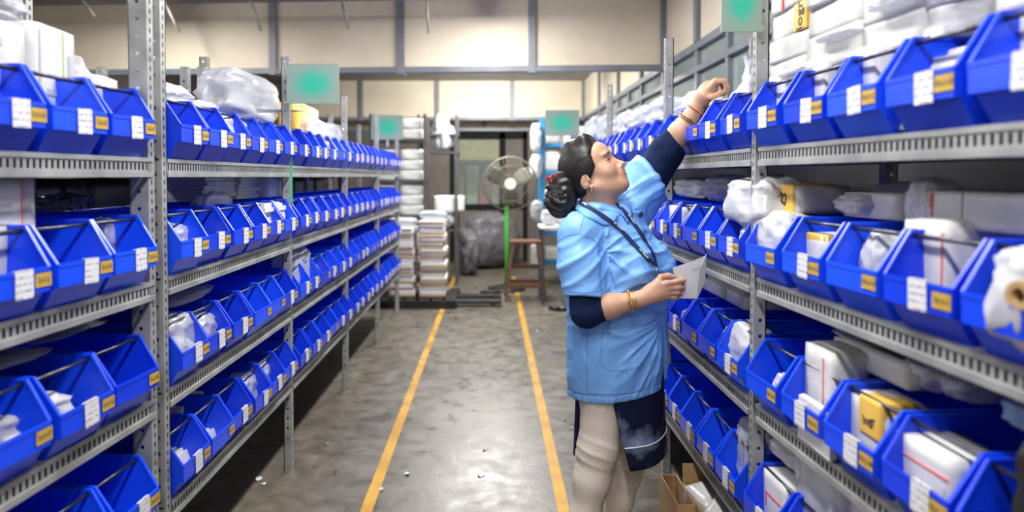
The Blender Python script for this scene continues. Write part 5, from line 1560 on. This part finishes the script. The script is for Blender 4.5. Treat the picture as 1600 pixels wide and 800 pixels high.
sheet('paper_flap', [P(1081, 413, 2.481), P(1094, 409, 2.486), P(1094, 417, 2.486), P(1082, 422, 2.481)])
tag(e, 'folded white paper packet held in the near hand of the woman', 'paper')
# ------------------------------------------------------------------ far end of the aisle
def wood_box(mb, *a): mb.box(*a)
# pedestal fan
FC = P(797, 287, 8.9); e = empty('pedestal_fan', (FC.x - .03, 8.9, 0))
o0 = e.location.copy()
def fpt(nm, mb, m, smooth=True, par=None):
    mb.v = [tuple(Vector(q) - o0) for q in mb.v]; return obj(nm, mb.mesh(nm, m, smooth=smooth), par or e)
Rf = .35
b_ = MB()
for (R, dy) in ((Rf, 0), (Rf * .985, -.05), (Rf * .985, .05), (Rf * .66, -.085), (Rf * .33, -.10), (Rf * .66, .085), (Rf * .33, .10)):
    b_.ring((FC.x, 8.9 + dy, FC.z), (1, 0, 0), (0, 0, 1), R, .005 if R < Rf else .009, 40, 5)
for i in range(40):
    a = 2 * PI * i / 40; c, s = math.cos(a), math.sin(a)
    for sg in (-1, 1):
        b_.tube([(FC.x + c * .07, 8.9 + sg * .102, FC.z + s * .07), (FC.x + c * Rf * .5, 8.9 + sg * .095, FC.z + s * Rf * .5), (FC.x + c * Rf * .85, 8.9 + sg * .07, FC.z + s * Rf * .85), (FC.x + c * Rf, 8.9, FC.z + s * Rf)], .0032, 4, cap=False)
fpt('cage', b_, 'fan_wire')
for k in range(3):
    b_ = MB(); V = []
    for i in range(8):
        r = .05 + (.30 - .05) * i / 7; w = .05 + .06 * math.sin(i / 7 * PI * .8)
        for j in range(5):
            t = (j / 4 - .5) * 2 * w; a = 2 * PI * k / 3 + .5
            x, zz = r, t; y = t * .45
            V.append((FC.x + x * math.cos(a) - zz * math.sin(a), 8.9 + y, FC.z + x * math.sin(a) + zz * math.cos(a)))
    b_.add(V, [(i * 5 + j, i * 5 + j + 1, (i + 1) * 5 + j + 1, (i + 1) * 5 + j) for i in range(7) for j in range(4)])
    b_.v = [tuple(Vector(q) - o0) for q in b_.v]
    obj('blade', b_.mesh('blade', 'fan_blade', smooth=True, solid=.004), e)
def disc(nm, y0, y1, r, m, dx=0, dz=0):
    b_ = MB(); b_.tube([(FC.x + dx, y0, FC.z + dz), (FC.x + dx, y1, FC.z + dz)], r, 24); return fpt(nm, b_, m, False)
disc('hub_badge', 8.785, 8.80, .075, 'fan_hub'); disc('motor', 9.0, 9.16, .085, 'fan_green', -.06, .02)
b_ = MB(); b_.tube([(FC.x - .042, 9.05, .03), (FC.x - .042, 9.05, FC.z - .05)], .026, 12); fpt('pole', b_, 'fan_green')
b_ = MB(); b_.lathe([(.25, 0), (.25, .02), (.2, .035), (.05, .05), (.03, .09)], (FC.x - .042, 9.05, 0), 28); fpt('base', b_, 'black_plastic')
tag(e, 'large pedestal fan with wire cage and bright green pole at the aisle end', 'fan')

# wooden stool
sa, sb = P(798, 375, 8.35), P(843, 375, 8.35); zt_ = sa.z; cx_ = (sa.x + sb.x) / 2; cy_ = 8.35
e = empty('wooden_stool', (cx_, cy_, 0))
b_ = MB(); b_.box(-.19, .19, -.15, .15, zt_ - .035, zt_); obj('seat', b_.mesh('seat', 'wood', bevel=.006), e)
for sx in (-1, 1):
    for sy in (-1, 1):
        b_ = MB(); b_.tube([(sx * .24, sy * .2, 0), (sx * .155, sy * .12, zt_ - .03)], .027, 4); obj('leg', b_.mesh('leg', 'wood'), e)
for z_, k in ((.19, .218), (.38, .195)):
    for sy in (-1, 1):
        if z_ > .3 and sy < 0: continue
        b_ = MB(); b_.box(-k, k, sy * k * .83 - .012, sy * k * .83 + .012, z_ - .025, z_ + .025); obj('stretcher', b_.mesh('stretcher', 'wood', bevel=.003), e)
for sx in (-1, 1):
    b_ = MB(); b_.box(sx * .21 - .012, sx * .21 + .012, -.175, .175, .23, .28); obj('stretcher', b_.mesh('stretcher', 'wood', bevel=.003), e)
tag(e, 'dark wooden stool with splayed legs in front of the fan', 'stool')

# heap of grey polythene at the end wall
for i, (pa, pt, pb2, Y, lab) in enumerate([((722, 812), 330, 418, 11.2, 'large grey polythene heap against the end wall behind the fan pole'), ((714, 744), 356, 424, 10.45, 'smaller grey polythene sack at the left of the large heap')]):
    a, c = P(pa[0], pb2, Y), P(pa[1], pb2, Y); h = P(pa[0], pt, Y).z
    o = obj('polythene_heap', get_bag(i + 2, 'lump', 'poly_grey'), None, ((a.x + c.x) / 2, Y, 0), (0, 0, .3), (c.x - a.x, .7, h)); tag(o, lab, 'sack')

# pallet with stacked paper bundles
e = empty('pallet', (-.90, 8.15, 0))
b_ = MB()
for y in (-.38, 0, .38): obj('runner', (lambda q: (q.box(-.55, .5, y - .05, y + .05, 0, .07), q.mesh('runner', 'black_plastic'))[1])(MB()), e)
for k in range(7):
    q = MB(); q.box(-.55 + k * .152, -.55 + k * .152 + .125, -.45, .45, .071, .095); obj('deck_board', q.mesh('deck_board', 'black_plastic'), e)
tag(e, 'low black pallet under the stacked paper bundles', 'pallet')
e = empty('pallet_truck_forks', (-.17, 8.05, 0))
for y in (-.16, .2):
    q = MB(); q.box(-.26, .28, y - .07, y + .07, .035, .075); obj('fork', q.mesh('fork', 'black_plastic', bevel=.008), e)
    q = MB(); q.tube([(.18, y - .05, .035), (.18, y + .05, .035)], .034, 14); obj('wheel', q.mesh('wheel', 'rack_dark', smooth=False), e)
tag(e, 'black forks sticking out into the aisle from the pallet', 'forks')
sb0 = soft_box('bundle_body', .3, .42, .078, 'paper_white', .06, 3)
q = MB(); q.box(-.156, .156, -.216, .216, .05, .076); bandm = q.mesh('kraft_edge', 'kraft', bevel=.003)
for c, (xc, nl, lab) in enumerate([(-1.06, 10, 'left'), (-.70, 11, 'right')]):
    for i in range(nl):
        rr = random.Random(c * 50 + i)
        e = empty('paper_bundle', (xc + rr.uniform(-.015, .015), 8.1 + rr.uniform(-.02, .02), .098 + i * .081), rr.uniform(-.04, .04))
        obj('bundle_body', sb0, e); k = obj('kraft_edge', bandm, e, (0, 0, rr.uniform(-.055, 0)), None, (rr.uniform(.85, 1.0), 1, 1))
        tag(e, '%s paper bundle from the floor in the %s stack on the black pallet' % (ORD[i] if i < 10 else 'topmost', lab), 'bundle', 'paper bundles on the pallet')
for i, xc in enumerate((-1.06, -.70)):
    o = obj('plastic_bag', get_bag(i, 'lump', 'poly_clear'), None, (xc, 8.1, .098 + (10 + i) * .081 + .002), (0, 0, 0), (.34, .34, .11)); tag(o, ['clear', 'crumpled clear'][i] + ' plastic film lying on the %s bundle stack' % ['left', 'right'][i], 'film')

# dark rack with white pillows of packing behind the pallet
x0, x1, y0, y1 = -1.55, -.86, 8.75, 9.2
e = empty('dark_rack', ((x0 + x1) / 2, (y0 + y1) / 2, 0))
hx_, hy_ = (x1 - x0) / 2, (y1 - y0) / 2
for sx in (-1, 1):
    for sy in (-1, 1):
        q = MB(); q.box(sx * hx_ - .02, sx * hx_ + .02, sy * hy_ - .02, sy * hy_ + .02, 0, 2.3); obj('post', q.mesh('post', 'rack_dark'), e)
SHZ = [.5, 1.0, 1.45, 1.98]
for z_ in SHZ:
    q = MB(); q.box(-hx_, hx_, -hy_, hy_, z_ - .03, z_); obj('shelf', q.mesh('shelf', 'rack_dark'), e)
tag(e, 'dark steel rack of white packing beyond the left bins', 'rack')
pil = soft_box('packing_bundle', .38, .3, .13, 'wrapped_white', .3, 5)
for si, z_ in enumerate(SHZ):
    for j in range(2):
        for k in range([2, 3, 3, 2][si]):
            o = obj('packing_bundle', pil, None, (x0 + .17 + j * .34, (y0 + y1) / 2, z_ + .002 + k * .132), (0, 0, PI / 2 + .05 * (k - 1)))
            tag(o, '%s white packing bundle on the %s shelf of the dark rack, %s pile' % (['lowest', 'middle', 'upper'][k], ['lowest', 'second', 'third', 'top'][si], ['left', 'right'][j]), 'bundle', 'white packing on the dark rack')
for i, (px, py, sz) in enumerate([(700, 318, .3), (699, 225, .3), (695, 198, .22), (702, 345, .28)]):
    p = P(px, py + 12, 9.6)
    if i == 0:
        o = obj('white_carton', soft_box('white_carton', .42, .3, .22, 'wrapped_white', .05, 9), None, (p.x, 9.6, p.z), (0, 0, .2)); tag(o, 'white carton lying high on the tall dark shelf by the door', 'carton')
    else:
        o = obj('plastic_bag', get_bag(i + 1, 'lump', 'poly_white'), None, (p.x - .05, 9.55, p.z), (0, 0, i), (sz, sz, sz * 1.3)); tag(o, ['', 'white sack on the upper shelf by the door', 'small white sack on the top shelf by the door', 'white sack under the carton by the door'][i], 'sack')
e = empty('tall_dark_shelf', (P(690, 300, 9.6).x, 9.6, 0))
for sx in (-.3, .22):
    for sy in (-.2, .2):
        q = MB(); q.box(sx - .018, sx + .018, sy - .018, sy + .018, 0, 2.35); obj('post', q.mesh('post', 'rack_dark'), e)
for (px, py) in ((700, 330), (699, 237), (695, 210), (702, 357)):
    z_ = P(px, py, 9.6).z; q = MB(); q.box(-.3, .25, -.2, .2, z_ - .03, z_ - .002); obj('shelf', q.mesh('shelf', 'rack_dark'), e)
tag(e, 'narrow dark shelf unit with sacks left of the end door', 'rack')

# blue rack with white packets on the right of the aisle end
bx0 = P(848, 300, 9.3).x
e = empty('blue_rack', (bx0 + .35, 9.55, 0))
for sx in (-.35, .35):
    for sy in (-.25, .25):
        q = MB(); q.box(sx - .025, sx + .025, sy - .025, sy + .025, 0, 2.3); obj('post', q.mesh('post', 'rack_blue', bevel=.003), e)
BZ = [.35, .75, 1.15, 1.58, 1.95]
for z_ in BZ:
    q = MB(); q.box(-.35, .35, -.25, .25, z_ - .05, z_); obj('shelf', q.mesh('shelf', 'rack_blue', bevel=.003), e)
tag(e, 'bright blue steel rack with white packets behind the woman', 'rack')
pk1 = soft_box('wrapped_packet', .22, .2, .2, 'wrapped_white', .25, 8)
for si, z_ in enumerate(BZ):
    for j in range(3):
        rr = random.Random(si * 9 + j)
        o = obj('wrapped_packet', pk1, None, (bx0 + .12 + j * .23, 9.38 + rr.uniform(0, .05), z_ + .002), (0, 0, rr.uniform(-.3, .3)), (1, 1, rr.uniform(.6, 1.25)))
        tag(o, 'white packet on the %s shelf of the blue rack, %s' % (['lowest', 'second', 'middle', 'fourth', 'top'][si], ['left side', 'middle', 'right side'][j]), 'packet', 'packets on the blue rack')
for i, (px, py, h) in enumerate([(838, 215, .4), (838, 260, .35), (839, 330, .3), (838, 400, .4)]):
    p = P(px, py, 9.2); 
    o = obj('hanging_sack', get_bag(i, 'lump', 'poly_white'), None, (p.x, 9.25, p.z - h / 2), (0, 0, i), (.16, .16, h)); tag(o, ['highest', 'second', 'third', 'lowest'][i] + ' white plastic sack tied to the side of the blue rack', 'sack', 'sacks on the blue rack side')
# low black table frame before the blue rack
tx = P(868, 360, 8.2).x
e = empty('work_table', (tx, 8.2, 0)); zt2 = P(868, 352, 8.2).z
q = MB(); q.box(-.2, .3, -.25, .25, zt2 - .03, zt2); obj('table_top', q.mesh('table_top', 'white_enamel', bevel=.004), e)
for sx in (-.17, .27):
    for sy in (-.22, .22):
        q = MB(); q.box(sx - .015, sx + .015, sy - .015, sy + .015, 0, zt2 - .03); obj('leg', q.mesh('leg', 'rack_dark'), e)
tag(e, 'small white topped table with dark legs before the blue rack', 'table')
for i, (dx, s) in enumerate([(-.08, .2), (.12, .24)]):
    o = obj('plastic_bag', get_bag(i + 4, 'lump', 'poly_white'), None, (tx + dx, 8.15, zt2 + .001), (0, 0, i), (s, s, s)); tag(o, ['smaller', 'larger'][i] + ' white plastic bag on the small table behind the woman', 'bag')
q = MB(); q.tube([(0, -.02, .02), (.16, .03, .02)], [.03, .02], 8); q.tube([(0, -.02, .02), (-.1, .05, .03)], [.03, .025], 8)
tag(obj('black_shoe', q.mesh('black_shoe', 'black_plastic', smooth=True), None, (P(868, 490, 8.0).x, 7.6, 0)), 'black object lying on the floor beside the table legs', 'shoe')
q = MB(); q.tube([(-.12, 0, .012), (0, .03, .02), (.14, -.02, .014)], [.012, .02, .014], 8)
tag(obj('floor_cable', q.mesh('floor_cable', 'black_plastic', smooth=True), None, (P(765, 458, 8.7).x, 8.75, 0)), 'short black cable lying by the fan base', 'cable')

# things behind the glass of the end wall
for i, (px, w, h, m_) in enumerate([(716, .2, 1.5, 'yellow_wrap'), (737, .22, 1.7, 'cream_panel'), (757, .2, 1.4, 'red_print'), (776, .2, 1.75, 'paper_white')]):
    p = P(px, 300, 13.2); q = MB(); q.box(-w / 2, w / 2, -.2, .2, 0, h)
    o = obj('stacked_carton', q.mesh('stacked_carton', m_, bevel=.02), None, (p.x, 13.6, 0)); tag(o, ['yellow', 'cream', 'red', 'white'][i] + ' cupboard seen dimly through the end window', 'cupboard')

# green signs fixed to the rack posts
m = mat('sign_green', (0.03, 0.42, 0.26), 0.5); n, b = nt(m)
tc = add(n, 'ShaderNodeTexCoord'); mp = add(n, 'ShaderNodeMapping'); mp.inputs['Location'].default_value = (-1, 0, -1); mp.inputs['Scale'].default_value = (2, 0, 2)
n.links.new(tc.outputs['Generated'], mp.inputs['Vector'])
gr = add(n, 'ShaderNodeTexGradient', gradient_type='SPHERICAL'); n.links.new(mp.outputs['Vector'], gr.inputs['Vector'])
cr = add(n, 'ShaderNodeValToRGB'); cr.color_ramp.interpolation = 'EASE'; cr.color_ramp.elements[0].position = 0.0; cr.color_ramp.elements[0].color = (.25, .35, .30, 1); cr.color_ramp.elements[1].position = .75; cr.color_ramp.elements[1].color = (.03, .46, .31, 1)
n.links.new(gr.outputs['Fac'], cr.inputs['Fac']); n.links.new(cr.outputs['Color'], b.inputs['Base Color'])
for i, (xa, ya, xb, yb, Y, lab) in enumerate([(448, 100, 530, 162, 3.39, 'large green sign board on the post between the second and third left racks'), (580, 180, 630, 218, 6.9, 'small green sign board above the far end of the left racks'),
                                         (852, 172, 905, 212, 7.2, 'dull green sign board above the far end of the right racks'), (1127, -40, 1190, 50, 2.12, 'green sign board high on the near right post')]):
    a, c = P(xa, ya, Y), P(xb, yb, Y)
    e = empty('sign_board', ((a.x + c.x) / 2, Y, c.z)); w = (c.x - a.x) / 2; h = a.z - c.z
    q = MB(); q.box(-w, w, -.003, .003, 0, h); obj('board', q.mesh('board', 'sign_green'), e)
    q = MB()
    for sx in (-.3, .3): q.tube([(sx * w, -.006, h * .9), (sx * w, .012, h * .9)], .004, 8)
    obj('fixing_bolt', q.mesh('fixing_bolt', 'steel'), e)
    if i in (1, 2):
        z_ = 1.8 - c.z; q = MB(); q.box(-.012, .012, .004, .02, z_, h); obj('stalk', q.mesh('stalk', 'steel'), e)
    tag(e, lab, 'sign', 'green rack signs')

# scraps on the floor
for i, (px, py, sz, m_, lab) in enumerate([(636, 742, .018, 'paper_white', 'white paper scrap left of centre near the camera'), (750, 742, .032, 'paper_white', 'curled white paper scrap in the middle of the aisle floor'), (757, 703, .014, 'paper_white', 'tiny white scrap above the curled scrap on the floor'),
                                 (596, 766, .018, 'paper_white', 'white scrap lying across the left yellow line'), (511, 695, .014, 'kraft', 'small brown scrap on the floor near the left rack leg'), (524, 739, .014, 'wood', 'dark red scrap on the floor below the brown scrap'),
                                 (404, 750, .022, 'paper_white', 'pale scrap under the left rack near the post foot'), (412, 757, .02, 'paper_white', 'second pale scrap under the left rack beside the first'), (643, 594, .016, 'paper_white', 'white scrap beside the left yellow line midway'),
                                 (882, 657, .014, 'paper_white', 'white scrap on the floor at the right yellow line'), (839, 502, .02, 'paper_white', 'far white scrap on the floor near the right line'), (840, 518, .018, 'paper_white', 'second far white scrap on the floor near the right line'),
                                 (893, 671, .013, 'paper_white', 'tiny white scrap right of the right yellow line')]):
    r = cam_ray(px, py); Y = -CAMH / r.z; rr = random.Random(i)
    q = MB(); V = []
    for a in range(5):
        t = 2 * PI * a / 5 + rr.uniform(-.3, .3); V.append((math.cos(t) * sz * .7 * rr.uniform(.7, 1.3), math.sin(t) * sz * .7 * rr.uniform(.7, 1.6), rr.uniform(.001, .014)))
    V.append((0, 0, .004)); q.add(V, [(a, (a + 1) % 5, 5) for a in range(5)])
    o = obj('paper_scrap', q.mesh('paper_scrap', m_, solid=.0008), None, (r.x * Y, Y, .0012)); tag(o, lab, 'scrap', 'scraps on the floor')

# the row behind the left racks, its bins facing the other way
e = empty('slotted_angle_rack', (-1.62, .7, 0))
for z_ in LEV_L:
    q = MB(); q.box(-.44, 0, 0, 6.7, z_ - .006, z_); s_ = obj('shelf_deck', q.mesh('shelf_deck', 'deck_steel'), e)
    q = MB(); q.box(-.003, .001, 0, 6.7, z_ - .05, z_); obj('beam', q.mesh('beam', 'steel'), s_)
for y in (0, 1.33, 2.66, 4.0, 5.3, 6.64):
    q = MB(); q.box(-.04, 0, y, y + .034, 0, 1.6); obj('post', q.mesh('post', 'steel'), e)
tag(e, 'dim steel rack standing back to back behind the nearest left racks', 'rack')
for lev in (3,):
    for j in range(12):
        if j > 7: continue
        b2 = empty('storage_bin', (-2.05, .86 + j * .218, LEV_L[lev] + .0015), 0)
        obj('tub', BIN_ME, b2); obj('support_rod', ROD_ME, b2)
        tag(b2, 'back of blue bin in the row behind the left racks, %s %s' % (SHELF[lev] + ' shelf,', (ORD + ['eleventh', 'twelfth'])[j]), 'bin', 'bins of the row behind')
dk = soft_box('light_blocker_bundle', .30, .72, .30, 'light_blocker_dark', .05, 4)  # invented bundles, added to block light and keep this row dark
for lev in (0, 1, 2):
    for j in range(9):
        o = obj('light_blocker_bundle', dk, None, (-1.88, 1.08 + j * .74, LEV_L[lev] + .002)); tag(o, '%s added light-blocking bundle behind the left racks, %s shelf of the row behind' % (ORD[j], SHELF[lev]), 'bundle', 'added light-blocking bundles of the row behind')
dups = {k: v for k, v in LABELS.items() if len(v) > 1}
print('DUP LABELS', len(dups), list(dups.items())[:10])
print('OBJECTS', len(bpy.data.objects), 'TRIS', sum(len(m.polygons) * 2 * m.users for m in bpy.data.meshes))
for k in LABELS:
    if len(k.split()) > 16 or len(k.split()) < 4: print('LONG', len(k.split()), k)
